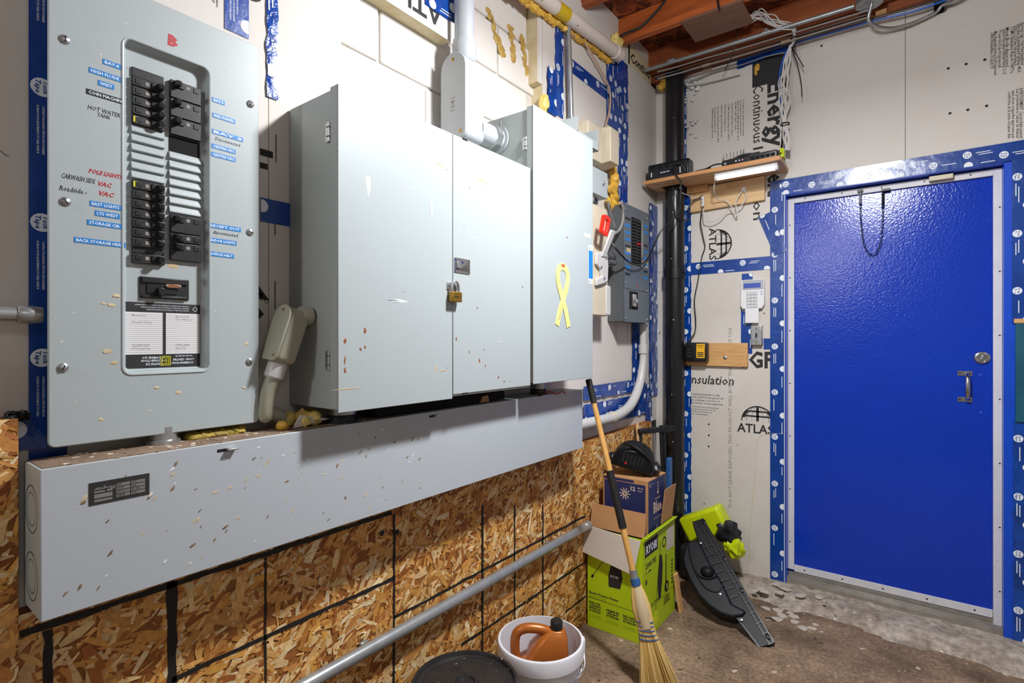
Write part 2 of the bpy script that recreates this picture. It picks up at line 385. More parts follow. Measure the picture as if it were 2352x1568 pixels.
# black marker lines drawn on the strand board
mk = MB()
def mline(y0, z0, y1, z1, w, n=26, x=.0372):
    L = []
    for i in range(n+1):
        t = i/n; y = y0+(y1-y0)*t; z = z0+(z1-z0)*t; j = R.uniform(.75, 1.2)*w/2; o = R.uniform(-.0014, .0014)
        L.append((y, z, j, o))
    hor = abs(y1-y0) > abs(z1-z0)
    vs = []
    for (y, z, j, o) in L:
        if hor: vs += [(x, y, z-j+o), (x, y, z+j+o)]
        else: vs += [(x, y-j+o, z), (x, y+j+o, z)]
    mk.add(vs, [(2*i, 2*i+2, 2*i+3, 2*i+1) for i in range(n)])
for px, pt, w in ((395, 1335, .020), (610, 1280, .006), (905, 1180, .009), (1108, 1160, .011), (1182, 1160, .009), (1247, 1158, .010)):
    y = PA(px, 1300, .037).y
    mline(y, min(.865, PA(px, pt, .037).z), y, .02, w)
mline(PA(45, 1470, .037).y, .838, PA(900, 1300, .037).y, .838, .012)
mline(PA(395, 1500, .037).y, .636, PA(905, 1330, .037).y, .636, .011)
mline(PA(905, 1400, .037).y, .516, PA(1345, 1200, .037).y, .516, .010)
mline(PA(1060, 1400, .037).y, .296, PA(1345, 1200, .037).y, .296, .010)
mline(PA(1300, 1400, .037).y, .13, PA(1345, 1200, .037).y, .13, .010)
mline(PA(110, 1500, .037).y, .83, PA(110, 1500, .037).y, .3, .014)
mk.build('marker_line', 'marker_osb', osb, smooth=False)
for px, py in ((877, 1224), (912, 1221)):
    p = PA(px, py, .037)
    MB().lathe([(.008, 0), (.008, .002), (.0035, .0026), (.003, .001), (.0, .001)], p, X, 14).build('screw', 'dark_steel', osb)

# ceiling strand board, joists, nailed plywood
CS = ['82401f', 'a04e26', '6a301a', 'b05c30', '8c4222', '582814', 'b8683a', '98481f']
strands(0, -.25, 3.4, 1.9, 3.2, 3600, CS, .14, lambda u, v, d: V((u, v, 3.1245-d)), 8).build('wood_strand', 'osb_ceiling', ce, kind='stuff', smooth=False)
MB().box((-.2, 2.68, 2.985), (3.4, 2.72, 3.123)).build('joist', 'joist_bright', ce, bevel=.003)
MB().box((-.2, 2.27, 2.985), (3.4, 2.31, 3.123)).build('joist', 'joist_wood', ce, bevel=.003)
MB().box((-.05, 3.09, 2.985), (3.4, 3.13, 3.123)).build('joist', 'joist_wood', ce, bevel=.003)
MB().box((-.05, 3.16, 2.955), (3.4, 3.25, 3.123)).build('top_plate', 'joist_wood', ce, bevel=.002)
MB().box((.345, 2.675, 2.972), (.637, 2.90, 2.9845)).build('plywood_patch', 'plywood_brown', ce, bevel=.001, label='dark plywood patch nailed under the joists')
for i in range(3): MB().box((.3+.42*i, 3.142, 2.948), (.345+.42*i, 3.2, 2.965)).build('wood_shim', 'pine', ce, bevel=.002)

# ---- painted block wall behind the grey cabinets
mbk = MB().box((-.035, -.196, -.0955), (.035, .196, .0955)); me0, _ = mbk.mesh('block', 'block_paint')
first = None
for c in range(7):
    z = 1.935+.1+c*.2-.2
    for k in range(4):
        y = .6846+.4*k+(.2 if c % 2 == 0 else 0)
        if y < .74 or y > 2.05: continue
        o = bpy.data.objects.new('block', me0); COL.objects.link(o); o.parent = wl
        loc = V((-.087+R.uniform(-.001, .002), y, z+.1)); o.location = loc-WL[wl.name]; WL[o.name] = loc
        b = o.modifiers.new('bevel', 'BEVEL'); b.width = .006; b.segments = 2
# three smears of old adhesive on the blocks
for (px0, py0, px1, py1, s) in ((1125, 28, 1152, 125, 1), (1172, 62, 1180, 140, 2), (1200, 85, 1208, 170, 3), (1143, 90, 1156, 125, 5)):
    p0, p1 = PA(px0, py0, -.05), PA(px1, py1, -.05); mb = MB(); rr = random.Random(s)
    for i in range(22):
        t = i/21; p = p0.lerp(p1, t)+V((0, rr.uniform(-.012, .012), 0))
        mb.blob(p, (.005, rr.uniform(.007, .017), rr.uniform(.009, .016)), seed=i+s*40, amp=.6, sub=1)
    mb.build('dried_adhesive', 'old_glue', wl)

# ---- foil-faced insulation boards
def board(y0, y1, z0, z1, m='insulation', x0=-.06, x1=0.0, edge=None):
    mb = MB(); mb.box((x0, y0, z0), (x1-.0015, y1, z1)); mb.m = 1
    mb.box((x1-.0015, y0, z0), (x1, y1, z1))
    return mb.build('insulation_panel', ['foam_edge', m], wl, smooth=False)
ys1 = PA(88, 500).y; ys2 = PA(617, 400).y; ys3 = PA(784, 150).y
board(-3.0, ys1-.001, 0, 3.12); board(ys1+.001, ys2-.001, 0, 3.12); board(ys2+.001, ys3, 0, 3.12)
bd = board(.925, 1.352, 2.405, 3.12)
board(1.93, 2.64, .86, 3.0); board(1.893, 1.929, 2.475, 3.05, x0=-.06, x1=-.002); board(2.645, 2.78, .86, 2.93); board(2.785, 3.198, .86, 2.925); board(ys3+.002, 1.93, 0, 1.60)
mb = MB().box((-.06, 1.36, 2.9), (-.004, 3.1, 3.121)); mb.build('insulation_panel', 'insulation', wl)
def boardB(x0, x1, z0, z1, m='insulation', y0=LB, y1=3.25):
    mb = MB(); mb.box((x0, y0+.0015, z0), (x1, y1, z1)); mb.m = 1
    mb.box((x0, y0, z0), (x1, y0+.0015, z1))
    return mb.build('insulation_panel', ['foam_edge', m], wb, smooth=False)
b_low = boardB(.0, DX0, .03, 1.782, 'insulation_dirty'); b_up = boardB(.0, DX0, 1.784, 2.955)
b_mid = boardB(DX0+.001, 1.2555, DZ1, 2.955); b_rt = boardB(1.2575, 3.4, DZ1, 2.955); boardB(1.66, 3.4, .03, DZ1-.002, 'insulation_dirty')

# ---- printing on the insulation boards (flat ink)
def on_b(px, py, off=.0007): p = PB(px, py, LB-off); return p
RD, RU = -Z, X          # lettering turned a quarter clockwise on the back wall
up = MB()
def vtextB(mb, s, px, py0, py1, h, bold=.0, off=.0007):
    a, b = on_b(px, py0, off), on_b(px, py1, off)
    mb.text(s, h, (a.x, a.y, a.z), RD, RU, bold=bold, fit=a.z-b.z)
vtextB(up, 'Energy', 1764, 190, 340, .125, .028)
vtextB(up, 'Continuous', 1730, 198, 330, .075, .006)
vtextB(up, 'Insulation', 1730, 340, 506, .075, .006)
a, b = on_b(1728, 128), on_b(1803, 182); up.box((a.x, LB-.0008, b.z), (b.x, LB-.0004, a.z))
vtextB(up, 'Shield', 1764, 348, 452, .12, .028)
for i, (px, t) in enumerate(((1706, 'For Insulation above grade exterior insulated'), (1700, 'sheathing and above grade interior'), (1694, 'insulation'), (1688, 'ASTM C1289 Type 1 Class'),
        (1680, 'CAN/ULC S704 Type 3 Class 1'), (1672, 'CCMC Evaluation Report 13477-L'), (1664, 'Water Vapour Permeance 2 mm'), (1656, 'Flame spread rating 25'), (1648, 'Smoke developed index 450'), (1641, 'Thermal resistance R'), (1635, 'ASTM E2178 Air Leakage 0.02 L/s m2'))):
    vtextB(up, t, px, 228+i*2, (312 if i < 2 else 296+(i*13) % 36), .0115, .012)
for i, px in enumerate((1706, 1700, 1692, 1684, 1676, 1668, 1660)): vtextB(up, ('AVERTISSEMENT. Ce produit', 'peut bruler si expose', 'a une source', 'de chaleur', 'Lire les', 'avant la pose', 'CCMC')[i], px, 343+i*2, 362+i*2-(i % 3)*4, .0115, .012)
vtextB(up, 'ATLAS', 1629, 524, 598, .058, .018)
def globe(mb, c, u, v, r, a0=0, a1=math.pi):
    mb.annulus(c, u, v, r*.93, r, 20, a0, a1)
    for k in (.35, .68): mb.annulus(c, u, v, r*.965, r, 14, a0, a1, sx=k)
    for q in (-1, 1):
        mb.annulus(c, u, v, r*.80, r*.97, 8, (.08*math.pi if q > 0 else .72*math.pi), (.28*math.pi if q > 0 else .92*math.pi))
    mb.obox(c+v*r*.5, u*.007, v*r*.48, u.cross(v)*.00005)
    for h in (.33, .64): mb.obox(c+v*r*h, u*r*math.sqrt(1-h*h)*.95, v*.0045, u.cross(v)*.00005)
globe(up, on_b(1645, 561), RD, RU, .088)
up.build('board_print', 'print_black', b_up, smooth=False, kind='stuff')
lo = MB()
a = on_b(1588, 880); lo.text('nsulation', .075, a, X, Z, bold=.012, shear=.2, fit=on_b(1686, 880).x-a.x)
a = on_b(1718, 843); lo.text('CGF', .125, (a.x-.07, a.y, a.z), X, Z, bold=.03, fit=on_b(1776, 843).x-a.x+.07)
a = on_b(1692, 1348); lo.text('CGF', .125, a, X, Z, bold=.03, fit=on_b(1786, 1348).x-a.x)
globe(lo, on_b(1740, 968), X, Z, .087)
a = on_b(1693, 990); lo.text('ATLAS', .07, a, X, Z, bold=.018, fit=on_b(1776, 990).x-a.x)
for i, t in enumerate(('J. IF SAW EDGES EXPOSED TO OPEN', 'DOES CONSTITUTE EnergyShield CGF', 'for a building or structure of', 'as limits of the applied.')):
    a = on_b(1588, 906+i*6.5); lo.text(t, .0125, a, X, Z, bold=.012, fit=.165+.02*(i % 2))
for i, t in enumerate(('product follow the use bearing capacity', 'for purpose of approval for US psi, the', 'is trade or brand owner and', 'en l interessant.')):
    a = on_b(1588, 934+i*5.5); lo.text(t, .011, a, X, Z, bold=.01, fit=.16-.02*i)
for i in range(3): lo.disc(on_b(1628, 974+25.5*i), X, Z, .0055, 12)
for (px, y0, y1) in ((1790, 1031, 1060), (1791, 1233, 1262), (1791, 1312, 1340)):
    a, b = on_b(px, y0), on_b(px, y1); lo.box((a.x-.002, LB-.0008, b.z), (a.x+.002, LB-.0004, a.z))
lo.build('board_print', 'print_black', b_low, smooth=False, kind='stuff')
gp = MB()
a, b = on_b(1681, 1168), on_b(1681, 752)
gp.text('"DO NOT LEAVE EXPOSED, THIS PRODUCT WILL BURN" THIS SIDE 27 SEP USA', .028, (a.x, a.y, a.z), Z, -X, fit=b.z-a.z)
gp.build('board_print', 'print_grey', b_low, smooth=False)
cr = MB(); pts = [PB(px, py, LB-.0006) for px, py in ((1800, 995), (1770, 996), (1745, 1002), (1740, 1020), (1736, 1060), (1733, 1110), (1729, 1150), (1724, 1200), (1722, 1260), (1721, 1300), (1720, 1345))]
q = catmull(pts, 5); cr.tube([p+V((R.uniform(-.002, .002), 0, 0)) for p in q], .0016, 5)
cr.build('board_crack', 'foam_edge', b_low)
rt = MB()
for i, (px, t) in enumerate(((2345, 'Approved Class 1 Outer Panel EnergyShield'), (2337, 'Smoke Developed Index 450'), (2329, 'CAN/ULC Q 1/8 Value Time Spread Rating 30'), (2321, 'CCMC Evaluation Report 13477-L'), (2310, 'Most Body Approved'),
        (2303, 'Limiteur Pare-vapeur Retardant Rating 1.5 US'), (2293, 'TYC en-vert CSA-S SIC value-100. Listed vapeur multi'), (2283, 'Mise Retardant Service D2600 Approved'), (2275, 'ASTM E2178 Air Bande Moistee - 0.02 L/(sm) @ 75 Pa'))):
    vtextB(rt, t, px, 52+i*3, 150+(i*17) % 32, .0165, .012)
for i, (px, t) in enumerate(((2342, 'AVERTISSEMENT. Ces produits peuvent'), (2334, 'Les protections a l exces de chaleur'), (2324, 'sans cloue coupe-feu approuve par'), (2315, 'conforme et la zone occupee dun'))):
    vtextB(rt, t, px, 202+i*3, 318, .0165, .012)
for px, py in ((2178, 157), (2219, 147), (2262, 137), (2182, 260), (2223, 252), (2266, 243), (1887, 105)): rt.disc(PB(px, py, LB-.0007), X, Z, .006, 12)
rt.build('board_print', 'print_black', b_rt, smooth=False, kind='stuff')
# print on the left wall
def on_a(px, py, off=.0007): return PA(px, py, off)
la = MB()
a = on_a(596, 738); la.text('S', .105, (a.x, a.y-.035, a.z), Y, Z, bold=.02); la.text('A', .115, (a.x, a.y-.055, a.z+.055), Y, Z, bold=.01, shear=-.35)
la.annulus(on_a(612, 692), Y, Z, .004, .005, 14); la.text('R', .005, on_a(611, 694), Y, Z)
for (px, y0, y1) in ((634, 308, 372), (632, 645, 710), (632, 480, 540), (633, 886, 893)):
    a, b = on_a(px, y0), on_a(px, y1); la.box((.0003, a.y-.0012, b.z), (.0007, a.y+.0012, a.z))
for (p0, p1) in (((597, 340), (627, 364)), ((597, 372), (615, 390))):
    a, b = on_a(*p0), on_a(*p1); la.box((.0003, a.y, b.z), (.0007, b.y, a.z))
a = on_a(596, 20); la.disc((a.x, a.y-.02, a.z+.04), Y, Z, .03, 16)
la.build('board_print', 'print_black', wl, smooth=False, kind='stuff')
lb2 = MB(); a = PA(1025, 40, .0007); lb2.text('ATLAS', .1, (a.x, a.y-.02, a.z+.02), -Y, -Z, bold=.018, fit=.30); lb2.build('board_print', 'print_black', bd, smooth=False)
lc = MB()
for k in range(3): a = PA(488+k*9, 4, .0007); lc.text(('EnergyShield CGF', 'Continuous Insulation', 'Atlas Roofing')[k], .007, (a.x, a.y, a.z+.05), -Z, Y, bold=.01)
lc.build('board_print', 'print_black', wl, smooth=False, kind='stuff')
# scribbles in marker on the wall by the big panel
wr = MB()
for (px, py, s) in ((0, 345, 1),):
    p = on_a(px, py); wr.tube([p, p+V((0, .006, -.006)), p+V((0, .012, -.008))], .0005, 4)
wr.build('pencil_mark', 'print_black', wl)

# ---- small piece of wood-board scrap etc. on top plate is above; strips of blue sheathing tape
TAPEN = [0]
def tape(label, o, u, v, n, w, l, crumple=0.0, phase=0.0, disc=.0162, near=False, flip=False, nodisc=False, sheets=1):
    """o corner, u across, v along (lettering reads along v), n towards the room"""
    o, u, v, n = V(o), V(u).normalized(), V(v).normalized(), V(n).normalized(); TAPEN[0] += 1; sd = TAPEN[0]*5.3
    am = .0004+crumple*.004
    def pos(a, b, e=0.0):
        k = noise.noise(V((a*26+sd, b*(9 if crumple < .5 else 22), sd)))+.5*noise.noise(V((a*60, b*30+sd, 2.2)))
        lift = .0014+am*(1+k)
        edge = 0.0
        if crumple > .3 and (a < .004 or a > w-.004): edge = .006*noise.noise(V((b*30+sd, a*10, 1)))
        return o+u*(a+edge)+v*b+n*(lift+e)
    t = thing('sheathing_tape', label, 'tape', o+u*(w/2)+v*(l/2), 'strips of blue sheathing tape')
    nu = max(3, int(w/.012)); nv = max(4, int(l/(.03 if crumple < .3 else .012)))
    mb = MB(); vs = [pos(w*i/nu, l*j/nv) for j in range(nv+1) for i in range(nu+1)]
    fs = []
    for j in range(nv):
        for i in range(nu):
            q = j*(nu+1)+i; f = (q, q+1, q+nu+2, q+nu+1)
            fs.append(f if u.cross(v).dot(n) > 0 else f[::-1])
    mb.add(vs, fs); mb.build('tape_film', 'tape_blue_crumpled' if crumple > .3 else 'tape_blue', t)
    if nodisc: return t
    pr = MB(); ncol = max(1, round(w/.03)) ; step = .25; e0 = .0006+am*.4
    sg = 1 if not flip else -1
    rr = random.Random(int(sd*10))
    for c in range(max(2, ncol)):
        ca = w*(.34+.58*c/(max(2, ncol)-1)) if w < .1 else w*(c+.5)/max(2, ncol)
        b = -step+(phase+.5*(c % 2))*step
        while b < l+disc:
            bb = b+rr.uniform(-.004, .004)+(rr.uniform(-.06, .06) if crumple > .4 else 0)
            cl = lambda p, q: (min(max(p, .001), w-.001), min(max(q, .001), l-.001))
            pts = [cl(ca+disc*math.cos(k*.3927), bb+disc*math.sin(k*.3927)) for k in range(16)]
            if -disc*.6 < bb < l+disc*.6 and not (crumple > .5 and rr.random() < .25):
                pr.m = 0; P = [pos(p, q, e0) for p, q in pts]; pr.add(P, [tuple(range(16))])
                if disc*.98 < ca < w-disc*.7 and disc < bb < l-disc:
                    pr.m = 1
                    for k, s in enumerate(('Tuck', 'Tape')):
                        # text runs along v, letters stand towards +u or -u
                        vv = v*sg; uu = -u*sg if False else (n.cross(vv))
                        oo = pos(ca, bb, e0+.0004)-vv*disc*.72+uu*(disc*(.08 if k == 0 else -.55))
                        pr.text(s, disc*.62, oo, vv, uu, bold=.02, shear=.15, fit=disc*1.42)
            # small lettering between the emblems
            pr.m = 0
            if near:
                vv = v*sg; uu = n.cross(vv)
                for k, s in enumerate(('CANADIAN TECHNICAL TAPE LTD', 'CONTRACTOR BUILDING TAPE FOR VAPOUR BARRIER', 'RUBAN POUR REVETEMENT ET PARE VAPEUR')):
                    q = bb+step*.14*sg
                    if 0 < q < l-.1 or sg < 0:
                        if sg < 0 and not (.1 < bb-step*.28 < l): continue
                        oo = pos(ca, bb+(step*.14 if sg > 0 else -step*.14), e0)+uu*(.008-.008*k)
                        if c == 0: pr.text(s, .0052, oo, vv, uu, bold=.01, fit=.09 if k else .07)
            else:
                for k in (-1, 1):
                    q0 = bb+disc*1.5+rr.uniform(0, .02); q1 = q0+rr.uniform(.04, .07); aa = ca+k*disc*.28
                    if rr.random() < .8 and q0 > .002 and q1 < l-.002 and .003 < aa < w-.003:
                        pr.add([pos(aa-.0016, q0, e0), pos(aa+.0016, q0, e0), pos(aa+.0016, q1, e0), pos(aa-.0016, q1, e0)], [(0, 1, 2, 3)])
            b += step
    if pr.f: pr.build('tape_print', ['print_white', 'tape_blue'], t, smooth=False, kind='stuff')
    return t
def tapeA(label, px0, px1, py0, py1, x=0.0, along='z', **k):
    a, b = PA(px0, (py0+py1)/2, x), PA(px1, (py0+py1)/2, x)
    if along == 'z':
        zt, zb = PA((px0+px1)/2, py0, x).z, PA((px0+px1)/2, py1, x).z
        return tape(label, (x, a.y, zt), Y, -Z, X, b.y-a.y, zt-zb, **k)
    zt, zb = PA(px0, py0, x).z, PA(px0, py1, x).z
    return tape(label, (x, a.y, zt), -Z, Y, X, zt-zb, b.y-a.y, **k)
def tapeB(label, px0, px1, py0, py1, y=LB, along='z', **k):
    a, b = PB(px0, (py0+py1)/2, y), PB(px1, (py0+py1)/2, y)
    if along == 'z':
        zt, zb = PB((px0+px1)/2, py0, y).z, PB((px0+px1)/2, py1, y).z
        return tape(label, (a.x, y, zt), X, -Z, -Y, b.x-a.x, zt-zb, **k)
    zt, zb = PB(px0, py0, y).z, PB(px0, py1, y).z
    return tape(label, (a.x, y, zt), -Z, X, -Y, zt-zb, b.x-a.x, **k)
a = PA(65, 500); tape('blue lettered tape running down the left edge of the breaker panel marked B', (0, a.y, 2.16), Y, -Z, X, .056, 1.26, near=True, disc=.0172, phase=.32)
tapeA('blue tape end showing above the top right corner of the big breaker panel', 515, 571, -70, 78, near=True)
tapeA('shiny crinkled blue tape hanging right of the big breaker panel top', 611, 635, -60, 226, crumple=.6)
tapeA('small blue tape patch between breaker panel and two door cabinet', 597, 666, 453, 508, along='y', near=True)
tapeA('dark blue tape scrap beside the thick grey riser pipe', 975, 1042, -60, 10, x=.0, along='y', crumple=.5)
tapeA('blue tape strip left of the thin steel riser conduit', 1274, 1293, 30, 268, crumple=.35)
tapeA('short torn blue tape left of the thin conduit above tall cabinet', 1256, 1276, 158, 262, x=.004, crumple=.9)
tapeA('horizontal blue tape between thin conduit and wide corner tape', 1314, 1394, 136, 168, along='y')
tapeA('wide wrinkled blue tape under the end of the white pipe', 1392, 1441, 128, 300, crumple=.5)
tapeA('blue tape behind yellow foam beside the tan box', 1418, 1440, 300, 482, crumple=.5)
tapeA('narrow blue tape just left of black corner pipe above shelf', 1509, 1526, 196, 400, x=.004, crumple=.4)
tapeA('broad ragged blue tape between small panel and black corner pipe', 1490, 1540, 478, 905, x=.005, crumple=.7)
tapeA('blue tape upright behind the white conduit below small panel', 1451, 1481, 735, 905, x=.003, crumple=.6)
tapeA('slim blue tape upright beside black pipe above the strand board', 1482, 1496, 880, 1000, x=.004, crumple=.5)
tapeA('upper blue tape band behind the white conduit bend', 1338, 1462, 888, 920, along='y', x=.003, crumple=.8)
tapeA('lower blue tape band along the strand board top edge', 1338, 1482, 930, 988, along='y', x=.003, crumple=.8)
tapeA('crumpled blue tape at the lower left corner of the big panel', 37, 104, 962, 1036, x=.004, along='y', near=True, crumple=.4)
tapeB('long blue tape right of the black corner pipe above shelf', 1568, 1577, 186, 400, crumple=.4)
tapeB('long blue tape right of the black corner pipe down to the floor', 1554, 1588, 430, 1215, crumple=.35)
tapeB('level blue tape over the board joint above the keypad', 1586, 1771, 604, 632, along='x', phase=.2)
tapeB('blue tape down the left side of the blue door', 1769, 1801, 418, 1338, phase=.6)
tapeB('blue tape scrap behind the keypad top', 1704, 1729, 628, 668, phase=.5)
tapeB('blue tape strip behind keypad and switch plate', 1702, 1728, 700, 812, phase=.1)
tapeB('tiny blue tape piece right of the switch plate', 1754, 1776, 777, 802, along='x', nodisc=True)
p0, p1 = PB(1742, 500, LB-.001), PB(1780, 588, LB-.001)
d = (p1-p0).normalized(); tape('slanting blue tape flap left of the door frame', p0, d.cross(Y), d, -Y, .065, (p1-p0).length, crumple=.3)
tape('blue tape along the top of the blue door', (.66, LB, 2.232), -Z, X, -Y, .083, 1.06, phase=.3, crumple=.2)
tape('blue tape on the upper right of the door frame', (1.635, LB, 2.15), X, -Z, -Y, .10, .72, phase=.3, crumple=.25)
tape('blue tape on the lower right of the door frame', (1.638, LB, 1.00), X, -Z, -Y, .05, .98, phase=.3, crumple=.35)
p0, p1 = PB(1694, 160, LB-.004), PB(1818, 112, LB-.03)
d = (p1-p0).normalized(); tape('torn dark blue tape dangling under the ceiling wires', p0, d.cross(Y), d, -Y, .075, (p1-p0).length, crumple=.9, nodisc=True)

# ---- the door
dr = thing('door_1', 'x', 'door', (1.17, DOORY, .09)); del dr['label']; del dr['category']; struct(dr)
SX0, SX1, SZ0, SZ1 = .735, 1.607, .085, 2.14
MB().box((SX0, DOORY, SZ0), (SX1, DOORY+.04, SZ1)).build('door_leaf', 'door_blue', dr, bevel=.002)
jm = MB().box((DX0-.018, LB+.001, .03), (DX0+.006, 3.33, DZ1)).box((DX1-.004, LB+.001, .03), (DX1+.06, 3.33, DZ1)).box((DX0-.018, LB+.001, DZ1-.006), (DX1+.06, 3.33, DZ1+.03))
jm.build('door_jamb', 'jamb_blue', dr, bevel=.002)
def wstrip(a, b): return MB().box(a, b).box((a[0], a[1]-.004, a[2]), (b[0], a[1], b[2])).build('weather_strip', 'white_trim', dr, bevel=.0015)
wstrip((DX0+.006, DOORY-.012, .10), (DX0+.036, DOORY-.001, 2.138))
wstrip((DX1-.034, DOORY-.012, .06), (DX1-.004, DOORY-.001, 2.138))
wstrip((DX0+.036, DOORY-.012, 2.108), (DX1-.034, DOORY-.001, 2.138))
sc = MB().lathe([(.0042, 0), (.003, .0016), (0, .002)], (0, 0, 0), -Y, 10)
me_s, _ = sc.mesh('screw', 'dark_steel')
def wscrew(x, y, z, par):
    o = bpy.data.objects.new('screw', me_s); COL.objects.link(o); o.parent = par; o.location = V((x, y, z))-WL[par.name]; WL[o.name] = V((x, y, z))
for k in range(7):
    wscrew(DX0+.016, DOORY-.0165, .25+.29*k, dr); wscrew(DX1-.012, DOORY-.0165, .22+.29*k, dr)
for k in range(5): wscrew(.82+.17*k, DOORY-.0165, 2.125, dr)
sw = MB().box((SX0+.03, DOORY-.006, .088), (SX1-.03, DOORY-.0005, .125)).build('door_sweep', 'white_trim', dr, bevel=.001)
for k in range(5): wscrew(.815+.175*k, DOORY-.007, .106, dr)
th = MB().box((DX0+.006, LB+.01, .03), (DX1-.004, DOORY+.05, .062))
for k in range(5): th.box((DX0+.006, LB+.012+k*.011, .062), (DX1-.004, LB+.017+k*.011, .067))
th.box((DX0+.006, LB+.066, .062), (DX1-.004, DOORY+.05, .084))
th.build('door_sill', 'aluminium_sill', dr, bevel=.001)
# dead bolt
p = PB(2255, 821, DOORY)
db = MB().lathe([(.030, 0), (.030, .006), (.026, .011), (.020, .012), (.019, .009), (.0, .009)], p, -Y, 32).build('deadbolt', 'chrome', dr)
MB().obox(p+V((0, -.017, 0)), V((.004, 0, .011)), V((.0035, 0, -.0015)), V((0, .008, 0))).build('thumb_turn', 'steel', db, bevel=.0015)
# pull handle
pt, pb = PB(2216, 857, DOORY), PB(2216, 917, DOORY); xm = (pt.x+pb.x)/2
ph = MB()
for z in (pt.z, pb.z): ph.box((xm-.026, DOORY-.003, z-.011), (xm+.026, DOORY, z+.011))
zc = (pt.z+pb.z)/2; hh = (pt.z-pb.z)/2
q = [V((xm+.008, DOORY-.002, zc+hh)), V((xm+.008, DOORY-.02, zc+hh*.92)), V((xm+.008, DOORY-.036, zc+hh*.6)), V((xm+.008, DOORY-.04, zc)), V((xm+.008, DOORY-.036, zc-hh*.6)), V((xm+.008, DOORY-.02, zc-hh*.92)), V((xm+.008, DOORY-.002, zc-hh))]
c = catmull(q, 5); ph.tube(c, [.0065+.0035*math.sin(math.pi*i/(len(c)-1)) for i in range(len(c))], 10)
ph = ph.build('pull_handle', 'chrome', dr)
for z in (pt.z, pb.z):
    for s in (-1, 1): wscrew(xm+s*.018, DOORY-.004, z, ph)
for px, py in ((2252, 861), (2253, 948)): p = PB(px, py, DOORY); MB().lathe([(.007, 0), (.006, .003), (0, .004)], p, -Y, 12).build('bolt', 'jamb_blue', dr)
# chain stop with two springs
k0, k1 = PB(1976, 440, DOORY-.02), PB(2028, 440, DOORY-.02)
ch = MB(); ch.box((k0.x-.012, DOORY-.03, k0.z-.004), (k0.x+.012, DOORY-.002, k0.z+.008)); ch.box((k1.x-.006, DOORY-.03, k1.z), (k1.x+.03, DOORY-.002, k1.z+.012))
ch = ch.build('chain_stop', 'dark_steel', dr, bevel=.001, label='steel door chain hanging in a loop')
def spring(c, z1, m):
    pts = [V((c.x+.006*math.cos(i*.785), c.y+.006*math.sin(i*.785), c.z-(c.z-z1)*i/96)) for i in range(97)]
    MB().tube(pts, .0016, 5).cyl((c.x, c.y, c.z-.003), (c.x, c.y, z1+.003), .0045, 8).build('spring', m, ch)
z0 = PB(1976, 468, DOORY-.02).z; spring(k0, z0, 'steel'); z1 = PB(2028, 475, DOORY-.02).z; spring(k1, z1, 'dark_steel')
zb = PB(2005, 586, DOORY-.02).z
q = catmull([(k0.x, k0.y, z0), (k0.x+.003, k0.y, (z0*2+zb)/3), (k0.x+.018, k0.y, zb+.05), ((k0.x+k1.x)/2+.005, k0.y, zb), (k1.x-.012, k0.y, zb+.05), (k1.x-.002, k0.y, (z1*2+zb)/3), (k1.x, k0.y, z1)], 40)
lk = MB(); acc = 0; ln = .0125; last = q[0]; idx = 0
for i in range(1, len(q)):
    if (q[i]-last).length >= ln:
        t = (q[i]-last).normalized(); sd = (t.cross(Y) if idx % 2 else Y); m = (q[i]+last)/2; idx += 1
        ring = [m+t*(.008*math.cos(a*math.pi/5))+sd*(.0038*math.sin(a*math.pi/5)) for a in range(11)]
        lk.tube(ring, .0013, 4, cap=False); last = q[i]
lk.build('chain', 'dark_steel', ch)
# closing contact on the head of the door
p = PB(2161, 410, DOORY-.015)
MB().box((p.x-.045, DOORY-.045, p.z-.012), (p.x+.045, DOORY-.013, p.z+.012)).build('contact_sensor', 'beige_plastic', dr, bevel=.003)
# teal painted trim and bare wood where the tape is torn off at the right jamb
tr = setting('trim_1', MB().box((1.645, LB-.012, 1.0), (1.70, LB+.005, 1.445)), 'teal_paint', bevel=.002)
MB().box((1.64, LB-.014, 1.432), (1.71, LB+.004, 1.452)).build('bare_wood', 'pine', tr, bevel=.003)
zp = MB()
for k in range(34): zp.box((1.694, LB-.016, 1.01+k*.0125), (1.702, LB-.012, 1.017+k*.0125))
zp.build('staple_strip', 'print_cream', tr)

# ---- broken concrete apron along the back wall
def apron():
    mb = MB(); nx, ny = 90, 22; x0, x1, y0, y1 = .38, 3.4, 2.55, LB+.03; vs = []
    for j in range(ny+1):
        for i in range(nx+1):
            x = x0+(x1-x0)*i/nx; y = y0+(y1-y0)*j/ny
            lim = 2.99-.10*min(1, max(0, (x-.9)/1.0))-.0*x+.07*noise.noise(V((x*3.1, 2.2, 0)))+.03*noise.noise(V((x*11, 5.2, 0)))
            k = (y-lim)/.10
            edge = min(1, max(0, (x-.42)/.12))
            h = -.012 if k < 0 else min(1, k)*.035*edge+.006+.010*noise.noise(V((x*9, y*9, 1)))+.006*noise.noise(V((x*31, y*31, 4)))
            if k < 0: h = -.012+max(-1, k)*.004
            vs.append((x, y, h))
    fs = [(j*(nx+1)+i, j*(nx+1)+i+1, (j+1)*(nx+1)+i+1, (j+1)*(nx+1)+i) for j in range(ny) for i in range(nx)]
    return mb.add(vs, fs).build('concrete_apron', 'concrete_pale', fl, ang=25)
apron()
rr = random.Random(5); n = 0
